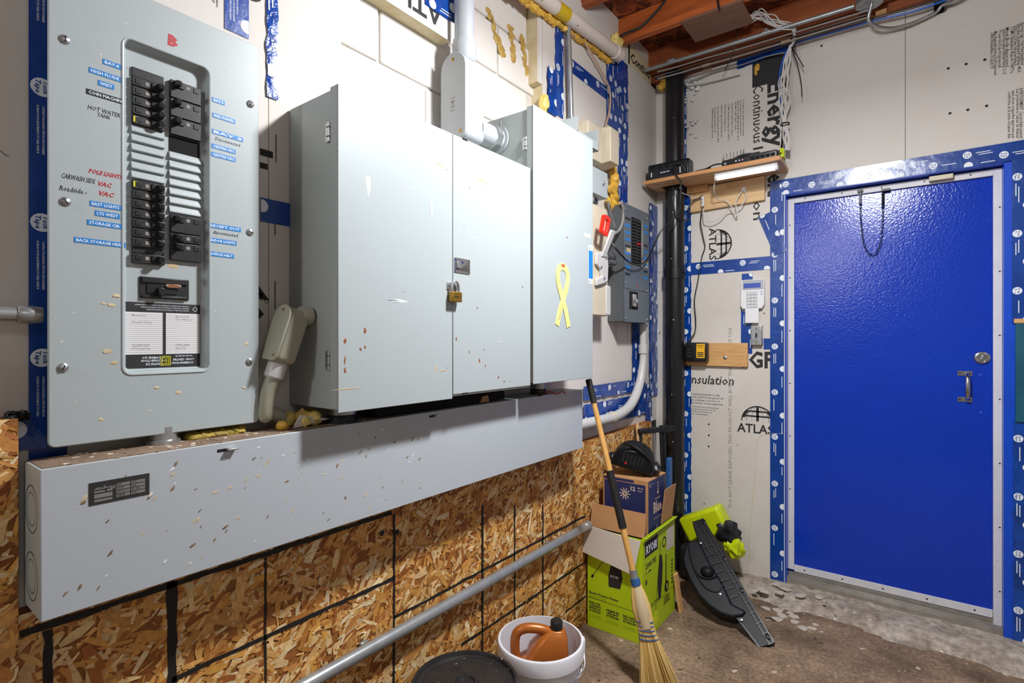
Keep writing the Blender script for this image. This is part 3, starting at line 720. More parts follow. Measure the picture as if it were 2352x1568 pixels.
for i in range(46):                       # loose chips of concrete
    if i < 26: x, y = rr.uniform(.62, .95), rr.uniform(2.78, 3.16)
    else: x, y = rr.uniform(.5, 2.0), rr.uniform(2.0, 3.0)
    s = rr.uniform(.008, .034) if i < 26 else rr.uniform(.003, .008); kk = rr.randint(5, 7); a0 = rr.uniform(0, 6)
    poly = [(s*rr.uniform(.6, 1.2)*math.cos(a0+q*2*math.pi/kk), s*rr.uniform(.5, 1.0)*math.sin(a0+q*2*math.pi/kk)) for q in range(kk)]
    zz = .045 if (y > 2.98 and x > .55) else .0005
    MB().prism(poly, (x, y, zz), X, Y, V((rr.uniform(-.003, .003), rr.uniform(-.003, .003), rr.uniform(.0015, .004)))).build('concrete_chip', 'concrete_chip', fl)
# ============================================================ breaker panel marked B
PX = .075
def plate_ring(x_back, x_front, x_in, o, i, rim=.004):
    """flat cover with a rounded rectangular well: o/i = (y0, y1, z0, z1, r)"""
    f = lambda q, e, x: [V((x, a, b)) for a, b in rrect(q[0]+e, q[1]-e, q[2]+e, q[3]-e, max(.002, q[4]-e))]
    L = [f(o, 0, x_back), f(o, 0, x_front-.002), f(o, .002, x_front), f(i, -.006, x_front), f(i, -.0045, x_front+rim*.55), f(i, -.002, x_front+rim*.4), f(i, .004, x_in+.003), f(i, .007, x_in)]
    return MB().loops(L, False, True)
yA0, yA1 = PA(110, 500, PX).y, PA(595, 500, PX).y
zA1, zA0 = PA(596, 108, PX).z, PA(592, 970, PX).z
pb_ = thing('breaker_panel', 'tall grey breaker panel marked with a red letter B', 'breaker panel', (0, (yA0+yA1)/2, zA0))
iy0, iy1 = PA(287, 400, PX).y, PA(478, 400, PX).y; iz1, iz0 = PA(287, 88, PX).z, PA(287, 856, PX).z
plate_ring(PX-.004, PX, PX-.018, (yA0, yA1, zA0, zA1, .012), (iy0, iy1, iz0, iz1, .012)).build('cover', 'grey_paint', pb_, ang=24)
MB().box((.0, yA0+.03, zA0+.012), (PX-.019, yA1-.02, zA1-.02)).build('enclosure', 'grey_side', pb_, bevel=.002)
PI = PX-.018
def pt(px, py, x=PI): p = PA(px, py, x); return p.y, p.z
# breakers: each a moulded body with its own toggle
def breaker(y0, y1, z1, units, side, par, style=0):
    h = .01905*units; z0 = z1-h+.0008; x0, x1 = PI, PI+.009
    mb = MB().box((x0, y0, z0), (x1, y1, z1-.0008))
    mb.m = 0
    b = mb.build('breaker', 'black_breaker', par, bevel=.001)
    w = y1-y0; zt = z1-.0095; d = 1 if side == 'L' else -1; c = (y1 if side == 'L' else y0)
    # recessed rating window, lettering and toggle
    MB().box((x1-.0002, c-d*w*.62, zt-.0035), (x1+.0006, c-d*w*.50, zt+.0035)).build('rating_mark', 'print_grey', b)
    MB().box((x1-.0002, c-d*w*.92, zt-.005), (x1+.0012, c-d*w*.74, zt+.005)).build('test_button', 'black_plastic', b, bevel=.0006)
    MB().box((x1-.0002, c-d*w*.42, zt-.0062), (x1+.0025, c-d*w*.26, zt+.0062)).build('toggle_guard', 'black_plastic', b, bevel=.0006)
    ty0, ty1 = c-d*w*.26, c-d*w*.10
    MB().prism([(0, -.0068), (.016, -.0052), (.018, .004), (0, .0068)], (x1-.001, ty0, zt), X, Z, V((0, ty1-ty0, 0))).build('toggle', 'black_plastic', b, bevel=.0008)
    if style == 1:
        sq = MB(); sq.box((x1, c-d*w*.98, zt-.0055), (x1+.0005, c-d*w*.84, zt+.0055)); sq.build('maker_mark', 'yellow_sq', b)
    return b
ly0, ly1 = pt(301, 300)[0], pt(375, 300)[0]; ry0, ry1 = pt(388, 300)[0], pt(458, 300)[0]
zt = pt(301, 153)[1]
blk = MB().box((PI, ly0, zt-.0185), (PI+.004, ly1, zt)).build('breaker_blank', 'black_breaker', pb_, bevel=.001); zt -= .01905
for k in range(5): breaker(ly0, ly1, zt, 1, 'L', pb_, 1 if k == 4 else 0); zt -= .01905
def filler(y0, y1, z1, par):
    MB().prism([(0, 0), (.002, .0), (.0065, -.011), (.0065, -.0145), (0, -.0165)], (PI, y0, z1), X, Z, V((0, y1-y0, 0))).build('filler_plate', 'grey_paint', par, bevel=.0008)
zl = pt(301, 412)[1]; nf = round((zt-zl)/.01905); st = (zt-zl)/max(1, nf)
for k in range(nf): filler(ly0-.001, ly1+.001, zt-k*st, pb_)
zt = zl
for k in range(7): breaker(ly0, ly1, zt, 1 if k < 6 else 1, 'L', pb_, 1 if k == 0 else 0); zt -= .01905
breaker(ly0, ly1, zt-.012, 1.1, 'L', pb_); MB().box((PI, ly0, zt-.0118), (PI+.004, ly1, zt-.0005)).build('breaker_blank', 'black_breaker', pb_, bevel=.001)
zt = pt(389, 183)[1]
for k in range(3): breaker(ry0, ry1, zt, 2, 'R', pb_); zt -= .0385
zo = pt(389, 347)[1]; MB().box((PI-.001, ry0, zo), (PI+.0012, ry1, zt)).build('open_slot', 'dark_void', pb_)
zl = pt(389, 492)[1]; nf = round((zo-zl)/.01905); st = (zo-zl)/nf
for k in range(nf): filler(ry0-.001, ry1+.001, zo-k*st, pb_)
zt = zl
for u in (2, 1, 2): breaker(ry0, ry1, zt, u, 'R', pb_); zt -= .01905*u+.0004
# main breaker
(a0, b0), (a1, b1) = pt(319, 634), pt(433, 690)
mbk = MB().box((PI, a0, b1), (PI+.003, a1, b0)).box((PI+.003, a0+.004, b0-.012), (PI+.007, a1-.004, b0-.001)).box((PI+.003, a0+.004, b1+.001), (PI+.007, a1-.004, b1+.006)).build('main_breaker', 'black_breaker', pb_, bevel=.001)
yc = (a0+a1)/2
MB().box((PI+.003, a0+.012, b1+.010), (PI+.005, a1-.025, b0-.014)).build('toggle_guard', 'black_plastic', mbk, bevel=.0008)
MB().box((PI+.004, yc-.016, b1+.006), (PI+.02, yc-.006, b1+.022)).build('toggle', 'black_plastic', mbk, bevel=.0015)
MB().box((PI+.007, yc+.0, b0-.020), (PI+.0085, yc+.028, b0-.012)).build('lock_strap', 'copper', mbk, bevel=.0008)
for s in (.002, .026): MB().lathe([(.003, 0), (.002, .0015), (0, .0018)], (PI+.0085, yc+s, b0-.016), X, 10).build('rivet', 'steel', mbk)
# circuit directory, mounted upside down
(d0, e1), (d1, e0) = pt(286, 690), pt(459, 847)
e1 = pt(286, 692)[1]; e0 = pt(286, 847)[1]
cd = MB(); xd = PI+.0008
cd.box((PI, d0, e0), (xd, d1, e1)); cd.build('circuit_directory', 'print_black', pb_)
cdp = MB(); zb0, zb1 = e0+.028, e1-.020; ym = (d0+d1)/2
for (q0, q1) in ((d0+.001, ym-.003), (ym+.003, d1-.001)): cdp.box((xd, q0, zb0), (xd+.0003, q1, zb1))
cdp.build('directory_paper', 'white_plastic', pb_)
ln_ = MB()
for k in range(1, 21):
    z = zb0+(zb1-zb0)*k/21
    for (q0, q1) in ((d0+.001, ym-.003), (ym+.003, d1-.001)): ln_.box((xd+.0003, q0, z-.00035), (xd+.0004, q1, z+.00035))
for (s, yy, zz) in (('Basement', .012, .9), ('Transfer Panel', .012, .74), ('Bay 4 wash', .09, .9), ('Coin Machine', .09, .83), ('Storage heat', .012, .2), ('LTS west bay', .012, .12), ('Office lights', .09, .2), ('Back bay', .09, .12)):
    ln_.text(s, .006, (xd+.0005, d0+yy, zb0+(zb1-zb0)*zz), Y, Z, shear=.25)
ln_.build('directory_writing', 'print_grey', pb_, kind='stuff')
lt_ = MB()
for (s, yy, zz, sz) in (('COMBINATION', .052, .019, .006), ('LOAD CENTRE', .052, .012, .006), ('OC 84 100 DE 70', .05, .005, .0045), ('CENTRE DE', -.006, .020, .006), ('DISTRIBUTION', -.006, .013, .006), ('COMBINE QO', -.006, .007, .006)):
    lt_.text(s, sz, (xd+.0006, ym+yy+.004, e0+.026-zz+.004), -Y, -Z, bold=.02)
for k in range(3): lt_.text('WARNING THIS PANEL IS SUITABLE FOR USE AS SERVICE EQUIPMENT', .003, (xd+.0006, d1-.022, e1-.004-k*.0045), -Y, -Z, bold=.01, fit=.10-.01*k)
lt_.annulus((xd+.0006, d1-.010, e1-.010), Y, Z, .0045, .0055, 4)
lt_.build('directory_lettering', 'print_white', pb_, kind='stuff')
sq = MB(); c = V((xd+.0006, ym+.002, e0+.014))
sq.annulus(c, Y, Z, .0115, .0135, 4, math.pi/4, math.pi*2.25); sq.annulus(c, Y, Z, .0075, .0092, 4, math.pi/4, math.pi*2.25); sq.text('D', .008, c+V((0, .003, .0028)), -Y, -Z, bold=.03)
sq.build('maker_mark', 'yellow_sq', pb_)
# embossed label tape strips
def strip(px0, py0, px1, py1, txt, m='label_blue', x=PX):
    (y0, z1), (y1, z0) = (PA(px0, py0, x).y, PA(px0, py0, x).z), (PA(px1, py1, x).y, PA(px1, py1, x).z)
    zb = PA(px0, py0+(py1-py0)*.0+1, x).z
    h = .0098; zc = (z1+z0)/2
    o = MB().box((x, y0, zc-h/2), (x+.0007, y1, zc+h/2)).build('label_strip', m, pb_)
    if txt: MB().text(txt, .0078, (x+.0009, y0+.003, zc-.0028), Y, Z, bold=.02, fit=(y1-y0)-.006).build('label_text', 'print_white', o, smooth=False, kind='stuff')
    return o
for a in ((236, 137, 277, 158, 'BAY.4'), (204, 157, 277, 186, 'HIGH FLUDE'), (225, 185, 262, 205, 'WEST'), (206, 461, 278, 483, 'EAST LIGHTS'), (218, 484, 275, 502, 'LTS WEST'), (200, 504, 279, 526, 'STORAGE CIR'),
          (170, 543, 288, 570, 'BACK STORAGE HEAT'), (487, 223, 516, 242, 'BAY.5'), (488, 260, 540, 283, 'RED.PANEL'), (486, 330, 541, 353, 'CENTRE VAC'), (485, 348, 541, 372, 'CENTRE VAC'), (480, 546, 543, 563, 'INDOR LIGHTS'), (480, 575, 537, 595, 'OFFICE H&LT')):
    strip(*a)
strip(198, 205, 283, 238, 'COIN MACHIN', 'black_plastic')
s1 = strip(487, 297, 558, 325, 'BAY 3'); s2 = strip(479, 512, 553, 532, 'RECEPT OUT')
def hand(txt, px, py, px1, h, m, x=PX, shear=.25, bold=.008, par=None):
    a, b = PA(px, py, x), PA(px1, py, x)
    return MB().text(txt, h, (x+.0004, a.y, a.z), Y, Z, bold=bold, shear=shear, fit=b.y-a.y).build('handwriting', m, par or pb_, smooth=False, kind='stuff')
hand('B', 385, 101, 409, .030, 'marker_red', bold=.05, shear=.05)
for a in (('HOT WATER', 201, 250, 276, .012), ('TANK', 224, 267, 254, .010), ('CARWASH SIDE', 141, 408, 219, .013), ('Roadside -', 136, 436, 200, .013), ('Disconnected', 494, 321, 552, .010), ('disconnected', 489, 536, 547, .010)): hand(*a, 'marker_black')
for a in (('POLE LIGHTS', 203, 396, 282, .011), ('VAC', 226, 426, 258, .012), ('VAC', 228, 448, 263, .012)): hand(*a, 'marker_red', bold=.03, shear=.35)
def hscrew(p, par, r=.0085, m='galvanised'):
    sc = MB().lathe([(r, 0), (r*.95, .002), (r*.6, .0042), (0, .005)], p, X, 18).build('screw', m, par)
    a = R.uniform(0, 3); MB().obox(V(p)+V((.0046, 0, 0)), V((0, math.cos(a), math.sin(a)))*r*.62, V((0, -math.sin(a), math.cos(a)))*.0008, V((.0006, 0, 0))).build('slot', 'dark_void', sc)
for px, py in ((149, 91), (150, 463), (145, 844), (575, 239), (574, 533), (573, 830)): hscrew(PA(px, py, PX), pb_)
# numbers down the sides of the breaker columns
nm = MB()
for k in range(21):
    for px, o in ((291, 2), (462, 1)):
        p = PA(px, 158 if o == 2 else 206, PI+.0004); nm.text(str(2*k+o), .005, (PI+.0004, p.y, p.z-k*.0195), Y, Z)
nm.build('circuit_numbers', 'print_grey', pb_, smooth=False, kind='stuff')
# dried foam and paint flecks stuck to the cover
for i, (px, py, s) in enumerate(((396, 611, .010), (256, 700, .006), (238, 697, .005), (266, 679, .007), (247, 807, .008), (262, 833, .006), (410, 900, .006), (404, 783, .009), (401, 755, .006), (421, 687, .007), (231, 963, .005), (360, 890, .005), (567, 790, .006), (560, 890, .004))):
    p = PA(px, py, PI if 287 < px < 478 and py < 850 else PX); MB().blob(p, (.0012, s*1.2, s*.6), seed=i, amp=.8, sub=1).build('dried_fleck', 'tan_smear', pb_)

# conduit entering from the left, and the couplings and foam under the panel
p = PA(50, 722, .045)
cg = thing('steel_conduit', 'short galvanised conduit entering the left side of the big breaker panel', 'conduit', (.045, .1, p.z))
MB().cyl((.045, -.5, p.z), (.045, yA0-.012, p.z), .0125, 20).build('pipe', 'galvanised', cg)
MB().lathe([(.0145, 0), (.0165, .003), (.0165, .02), (.0145, .034)], (.045, yA0-.036, p.z), Y, 20).build('connector', 'galvanised', cg)
TZ1 = PA(92, 1080, .15).z; TZ0 = TZ1-.251; TY0 = PA(93, 1200, .15).y; TY1 = PA(1338, 950, .15).y; TX0, TX1 = .036, .15
p = PA(380, 1010, .06)
cn = thing('pipe_coupling', 'short steel nipple joining big breaker panel to the wireway below', 'conduit', (.05, p.y, TZ1))
MB().cyl((.05, p.y, TZ1+.001), (.05, p.y, zA0+.014), .026, 24).lathe([(.031, 0), (.031, .007), (.027, .009)], (.05, p.y, TZ1+.0008), Z, 24).build('nipple', 'galvanised', cn)
mb = MB(); p0, p1 = PA(440, 1000, .05), PA(545, 985, .05)
for k in range(9): mb.blob(p0.lerp(p1, k/8)+V((0, 0, -.004)), (.022, .016, .013), seed=k+70, amp=.4)
tag(mb.build('foam_bead', 'old_foam'), 'dirty old yellow foam bead squeezed under the big breaker panel', 'foam')

# ============================================================ long grey wireway
ww = thing('wireway', 'long grey steel wireway trough running below all the cabinets', 'wireway', (TX0, (TY0+TY1)/2, TZ0))
mb = MB().box((TX0, TY0, TZ0), (TX1-.003, TY1, TZ1-.0005)); mb.build('trough', 'grey_side', ww, bevel=.001)
mb = MB().box((TX1-.003, TY0, TZ0-.001), (TX1, TY1, TZ1+.0005)); mb.build('front_cover', 'grey_trough', ww, bevel=.002)
for z in (TZ1-.075, TZ1-.19):
    MB().annulus((TX0+.055, TY0-.0006, z), X, Z, .040, .0415, 28).annulus((TX0+.055, TY0-.0006, z), X, Z, .028, .029, 28).build('knockout', 'dark_steel', ww)
# dirt lying on top
mb = MB(); mb.box((TX0+.002, TY0+.005, TZ1-.0005), (TX1-.012, TY0+.58, TZ1+.0008)); mb.build('dirt_layer', 'trough_dirt', ww)
rr = random.Random(9); mb = MB()
for k in range(140): mb.blob((rr.uniform(TX0+.01, TX1-.008), TY0+rr.uniform(.02, .75), TZ1+.001), (rr.uniform(.001, .004), rr.uniform(.0015, .006), rr.uniform(.0006, .002)), seed=k, sub=0)
mb.build('debris', 'trough_dirt', ww, kind='stuff')
a, b = PA(204, 1110, TX1), PA(343, 1089, TX1); zt_, zb_ = a.z, PA(204, 1162, TX1).z
npl = MB().box((TX1, a.y, zb_), (TX1+.001, b.y, zt_)).build('name_plate', 'print_black', ww, label='black rating plate with silver cells')
h = zt_-zb_; w = b.y-a.y; x = TX1+.0011
sv = MB()
for (q0, q1, r0, r1) in ((.08, .37, .12, .22), (.08, .37, .28, .46), (.08, .37, .52, .66)): sv.box((x, a.y+w*q0, zb_+h*r0), (x+.0002, a.y+w*q1, zb_+h*r1))
for i in range(4):
    for (q0, q1) in ((.43, .66), (.68, .92)): sv.box((x, a.y+w*q0, zb_+h*(.16+.165*i)), (x+.0002, a.y+w*q1, zb_+h*(.29+.165*i)))
sv.text('stelpro', .012, (x+.0002, a.y+w*.09, zt_-.016), Y, Z, bold=.03, fit=w*.33)
sv.build('plate_cells', 'steel', npl, kind='stuff')
tx = MB()
for i, (s1_, s2_) in enumerate((('NO', 'OD'), ('15/30', '6x6'), ('120 V 1~', '60 Hz'), ('SERIE', '600'))):
    for (q, s) in ((.44, s1_), (.69, s2_)): tx.text(s, .0052, (x+.0004, a.y+w*q, zb_+h*(.19+.165*(3-i)))
        , Y, Z, bold=.02)
tx.build('plate_lettering', 'print_black', npl, kind='stuff')
for (px, py) in ((522, 1031), (997, 954), (1243, 907)):
    p = PA(px, py, TX1)
    MB().box((TX1, p.y-.02, p.z-.004), (TX1+.0006, p.y+.004, p.z+.002)).build('slot', 'dark_void', ww)
    MB().box((TX1, p.y-.003, p.z-.002), (TX1+.012, p.y+.018, p.z+.0015)).build('cover_tab', 'steel', ww, bevel=.0008)
rr = random.Random(21)
for i in range(95):
    y = rr.uniform(TY0+.03, TY0+.85); z = rr.uniform(TZ0+.02, TZ1-.02); s = rr.uniform(.0012, .0046)
    M_ = Matrix.Translation((TX1, y, z)) @ Matrix.Rotation(rr.uniform(.3, 1.2), 4, 'X')
    MB(M_).blob((0, 0, 0), (.0008, s*1.7, s*.6), seed=i, amp=.9, sub=1).build('dried_fleck', rr.choice(['tan_smear', 'tan_smear', 'white_scuff', 'trough_dirt', 'trough_dirt', 'trough_dirt']), ww)
# ============================================================ two-door grey cabinet
CZ0, CZ1 = 1.193, 1.962; CY0, CY1, CXF = .75, 1.527, .219
cb = thing('metal_cabinet', 'wide grey steel two door cabinet closed with a brass padlock', 'cabinet', (0, (CY0+CY1)/2, CZ0))
mb = MB().box((.002, CY0, CZ0), (CXF-.003, CY1, CZ1-.004)); mb.build('body', 'grey_side', cb, bevel=.002)
mb = MB().box((CXF-.032, CY0-.004, CZ0+.003), (CXF-.0035, CY1, CZ1)); mb.build('front_lip', 'grey_side', cb, bevel=.0015)
ysp = PA(1040, 600, CXF).y
d1_ = MB().box((CXF-.003, CY0-.004, CZ0-.006), (CXF, ysp-.0012, CZ1+.001)).build('door', 'grey_paint', cb, bevel=.0025)
d2_ = MB().box((CXF-.003, ysp+.0012, CZ0+.006), (CXF, CY1+.001, CZ1+.001)).build('door', 'grey_paint', cb, bevel=.0025)
MB().box((CXF-.0034, ysp-.0012, CZ0), (CXF-.003, ysp+.0012, CZ1)).build('door_gap', 'dark_void', cb)
def hinge(p, par, ln=.045):
    hg = MB().cyl(V(p)+V((0, 0, -ln/2)), V(p)+V((0, 0, ln/2)), .0042, 10)
    hg.box((p[0]-.014, p[1]-.0005, p[2]-ln/2), (p[0]-.002, p[1]+.0015, p[2]+ln/2))
    hg = hg.build('hinge', 'steel', par)
    for k in (-.25, .25): MB().box((p[0]-.005, p[1]-.005, p[2]+ln*k-.0007), (p[0]+.005, p[1]+.001, p[2]+ln*k+.0007)).build('hinge_joint', 'dark_void', hg)
for py in (298, 828): q = PB(765, py, CY0-.006); hinge((CXF-.036, CY0-.004, q.z), cb)
# recessed latch pull
p0, p1 = PA(1041, 590, CXF), PA(1077, 630, CXF)
lp = MB(); f = lambda e, x: [V((x, a, b)) for a, b in rrect(p0.y+.003+e, p1.y+.003-e, p1.z+e, p0.z-e, .003, 3)]
lp.loops([f(0, CXF), f(0, CXF+.002), f(.007, CXF+.002), f(.009, CXF-.006+.0065)], True, True); lp = lp.build('latch_pull', 'chrome', d2_)
MB().box((CXF+.0004, p0.y+.012, p1.z+.013), (CXF+.006, p0.y+.030, p0.z-.011)).build('latch_tongue', 'steel', lp, bevel=.0015)
for (yy, zz) in ((p0.y+.006, p0.z-.004), (p1.y, p0.z-.004), (p0.y+.006, p1.z+.004), (p1.y, p1.z+.004)): MB().lathe([(.002, 0), (.0012, .001), (0, .0012)], (CXF+.002, yy, zz), X, 8).build('rivet', 'dark_steel', lp)
# hasp and padlock
p = PA(1037, 657, CXF)
hs = MB().box((CXF, p.y-.020, p.z-.011), (CXF+.003, p.y+.012, p.z+.011)).box((CXF+.003, p.y-.012, p.z-.003), (CXF+.016, p.y-.009, p.z+.006)).box((CXF, p.y+.013, p.z-.013), (CXF+.006, p.y+.020, p.z+.009))
hs.build('hasp', 'steel', d1_, bevel=.001)
pl = thing('padlock', 'brass padlock hanging from the steel hasp of the wide cabinet', 'padlock', (CXF+.012, p.y+.004, p.z-.047))
yc, zc = p.y+.004, p.z
MB().box((CXF+.004, yc-.0205, zc-.047), (CXF+.021, yc+.0205, zc-.017)).build('lock_body', 'brass', pl, bevel=.003, seg=3)
MB().tube(catmull([(CXF+.0125, yc-.0135, zc-.018), (CXF+.0125, yc-.0135, zc-.003), (CXF+.0125, yc-.009, zc+.009), (CXF+.0125, yc, zc+.013), (CXF+.0125, yc+.009, zc+.009), (CXF+.0125, yc+.0135, zc-.003), (CXF+.0125, yc+.0135, zc-.018)], 6), .0034, 12).build('shackle', 'steel', pl)
MB().text('DIANA', .006, (CXF+.0215, yc-.012, zc-.034), Y, Z, bold=.02).annulus((CXF+.0214, yc, zc-.032), Y, Z, .0125, .0133, 20, sy=.45).build('stamped_mark', 'dark_steel', pl, kind='stuff')
# handle slot at the top of the right door, stains, scuffs, rust runs
p = PA(1067, 320, CXF); MB().box((CXF-.0005, p.y-.010, p.z-.003), (CXF+.0004, p.y+.012, p.z+.003)).build('slot', 'dark_void', d2_)
p = PA(1068, 903, CXF); MB().box((CXF-.0005, p.y-.010, p.z-.002), (CXF+.0004, p.y+.012, p.z+.002)).build('slot', 'dark_void', d2_)
for i, (px, py, sy, sz, m, par) in enumerate(((847, 423, .007, .022, 'white_scuff', 0), (918, 692, .030, .004, 'white_scuff', 0), (991, 478, .004, .020, 'white_scuff', 0), (1012, 378, .014, .005, 'tan_smear', 0), (1108, 415, .030, .005, 'tan_smear', 1),
        (793, 782, .004, .006, 'rust_brown', 0), (838, 760, .004, .007, 'rust_brown', 0), (838, 797, .003, .004, 'rust_brown', 0), (828, 802, .003, .004, 'rust_brown', 0), (792, 827, .002, .008, 'rust_brown', 0), (792, 850, .003, .006, 'rust_brown', 0), (1048, 778, .003, .006, 'rust_brown', 1),
        (1078, 808, .002, .005, 'rust_brown', 1), (1101, 828, .003, .006, 'rust_brown', 1), (1115, 840, .003, .004, 'rust_brown', 1), (1145, 866, .003, .004, 'rust_brown', 1), (1158, 876, .003, .003, 'rust_brown', 1), (1002, 846, .003, .009, 'tan_smear', 0), (1016, 851, .018, .002, 'tan_smear', 0), (1146, 786, .022, .001, 'white_scuff', 1), (935, 432, .03, .0015, 'white_scuff', 0), (905, 690, .02, .0008, 'marker_black', 0), (800, 893, .045, .0012, 'tan_smear', 0))):
    p = PA(px, py, CXF); MB().blob(p, (.0006, sy, sz), seed=i+5, amp=1.1, fr=3.5, sub=2).build('paint_mark', m, (d1_, d2_)[par])
# ============================================================ tall narrow cabinet
TZa, TZb = 1.203, 2.19; NY0, NY1, NXF = 1.537, 1.968, .226
nb = thing('metal_cabinet', 'tall narrow grey cabinet with a yellow ribbon on its door', 'cabinet', (0, (NY0+NY1)/2, TZa))
MB().box((.002, NY0+.004, TZa+.01), (NXF-.003, NY1-.004, TZb-.008)).build('body', 'grey_side', nb, bevel=.002)
MB().box((NXF-.03, NY0, TZa+.004), (NXF-.0032, NY1-.001, TZb-.001)).build('front_lip', 'grey_side', nb, bevel=.0015)
nd = MB().box((NXF-.003, NY0-.001, TZa), (NXF, NY1, TZb)).build('door', 'grey_paint', nb, bevel=.0025)
for py in (317,): q = PB(1212, py, NY0); hinge((NXF-.034, NY0, 2.06), nb)
p = PA(1349, 541, NXF); MB().box((NXF, p.y-.024, p.z-.008), (NXF+.0006, p.y+.026, p.z+.008)).build('paper_sticker', 'white_plastic', nd)
a, b = PA(1352, 562, NXF), PA(1361, 652, NXF)
sk = MB().box((NXF, a.y, b.z), (NXF+.0006, b.y, a.z)).build('blue_sticker', 'print_white', nd)
w = b.y-a.y; h = a.z-b.z
MB().box((NXF+.0006, a.y, b.z+h*.13), (NXF+.0009, b.y, a.z-h*.14)).build('sticker_field', 'label_blue', sk)
ms = MB(); ms.text('0/1', .012, (NXF+.001, a.y+.003, a.z-.016), Y, Z, bold=.02); ms.text('0/I', .012, (NXF+.001, a.y+.003, b.z+.004), Y, Z, bold=.02); ms.build('sticker_print', 'print_black', sk, kind='stuff')
# yellow awareness ribbon magnet
rb = MB(); c = PA(1292, 678, NXF); s = .105
def band(pts, w):
    q = catmull(pts, 8); L = []
    for i, p in enumerate(q):
        a = q[max(0, i-1)]; b = q[min(len(q)-1, i+1)]; t = (b-a).normalized(); nrm = V((0, -t.z, t.y))
        L.append((p+nrm*w, p-nrm*w))
    vs = [p+V((e, 0, 0)) for p2 in L for p in p2 for e in (0, .0012)]
    n = len(L); fs = []
    for i in range(n-1):
        k, j = 4*i, 4*i+4
        fs += [(k+1, j+1, j+3, k+3), (k, k+2, j+2, j), (k, j, j+1, k+1), (k+2, k+3, j+3, j+2)]
    return vs, fs
g = lambda y, z, e=0: V((NXF+.0006+e, c.y+y, c.z+z))
rb.add(*band([g(-.040, -.115), g(-.020, -.06), g(.012, .0), g(.036, .055), g(.030, .095), g(.0, .113)], .0135))
rb.add(*band([g(.042, -.120, .0006), g(.022, -.06, .0006), g(-.010, .0, .0006), g(-.034, .055, .0006), g(-.030, .095, .0006), g(.0, .113, .0006)], .0135))
rbo = tag(rb.build('ribbon_magnet', 'yellow_ribbon'), 'yellow looped awareness ribbon magnet on the tall narrow cabinet door', 'magnet')
rp = MB(); rp.text('Support our', .012, g(-.030, -.095, .003), V((0, .45, .9)), V((0, -.9, .45))); rp.text('troops', .012, g(.033, -.055, .003), V((0, .4, -.9)), V((0, .9, .4)))
rp.build('ribbon_print', 'print_grey', rbo, kind='stuff')
rl = MB()
for k in (-.008, 0, .008): rl.box((NXF+.0031, c.y+k-.0025, c.z+.108), (NXF+.0034, c.y+k+.0025, c.z+.118))
rl.build('ribbon_leaf', 'marker_red', rbo, kind='stuff')
# nipples between cabinets and wireway, wire ends, fallen pieces
p = PB(785, 955, .83)
for i, (y, r, l) in enumerate(((.84, .036, 'wide steel nipple under the left end of the two door cabinet'), (1.75, .03, 'steel nipple under the tall narrow cabinet'))):
    t = thing('pipe_coupling', l, 'conduit', (.1, y, TZ1))
    z1_ = (CZ0 if i == 0 else TZa+.01)-.001
    MB().cyl((.10, y, TZ1+.0015), (.10, y, z1_), r, 28).build('nipple', 'galvanised', t)
    lz = MB().lathe([(r+.005, 0), (r+.005, .006), (r+.002, .008)], (.10, y, TZ1+.0012), Z, 28)
    for k in range(5): lz.lathe([(r+.0008, 0), (r+.002, .001), (r+.0008, .002)], (.10, y, TZ1+.010+k*.0024), Z, 28)
    lz.build('lock_nut', 'dark_steel', t)
tag(MB().box((.045, .93, TZ1+.004), (.125, 1.50, TZ1+.032)).build('dark_block', 'dark_void'), 'dark block lying between cabinet bottom and wireway top', 'cable')  # one plain near-black block filling the gap
tag(MB().tube(catmull([(.13, 1.74, TZ1+.006), (.15, 1.76, TZ1+.010), (.158, 1.80, TZ1-.002), (.155, 1.84, TZ1+.006), (.158, 1.86, TZ1-.004)], 6), .0022, 6).build('wire_scrap', 'marker_red'), 'small pink wire end poking out under the tall narrow cabinet', 'wire')
tag(MB().prism([(0, 0), (.1, .012), (.02, .03)], (.10, .70, TZ1+.0015), Y, Z, V((.005, 0, 0))).build('board_scrap', 'insulation'), 'triangular white board scrap lying on the wireway below the angled conduit', 'scrap')
tag(MB().prism([(0, 0), (.045, .0), (.038, .022), (.01, .02)], (.125, 1.36, TZ1+.0015), Y, Z, V((.008, 0, .002))).build('board_scrap', 'cardboard'), 'tan scrap wedged under the right cabinet door', 'scrap')
mb = MB()
for k, q in enumerate(((.06, .715, .014, .02), (.07, .745, .02, .022), (.09, .765, .016, .018), (.065, .775, .018, .02), (.10, .735, .012, .014))): mb.blob((q[0], q[1], TZ1+q[3]*.75+.003), (q[2]*1.3, q[2]*1.2, q[3]), seed=k+30, amp=.45)
tag(mb.build('spray_foam', 'spray_foam_pale'), 'glossy pale yellow foam lump at the foot of the angled conduit', 'foam')
mb = MB(); mb.blob((.10, .675, TZ1+.012), (.018, .014, .012), seed=44)
tag(mb.build('spray_foam', 'spray_foam'), 'small yellow foam scrap left of the white board scrap', 'foam')

p = PA(36, 958, .03); mb = MB()
for k in range(14): mb.blob(p+V((.0, R.uniform(-.014, .014), R.uniform(-.006, .006))), (.012, .008, .006), seed=k+300, amp=.9)
tag(mb.build('mesh_scrap', 'black_matte'), 'black crumpled mesh scrap on the strand board edge at far left', 'scrap')
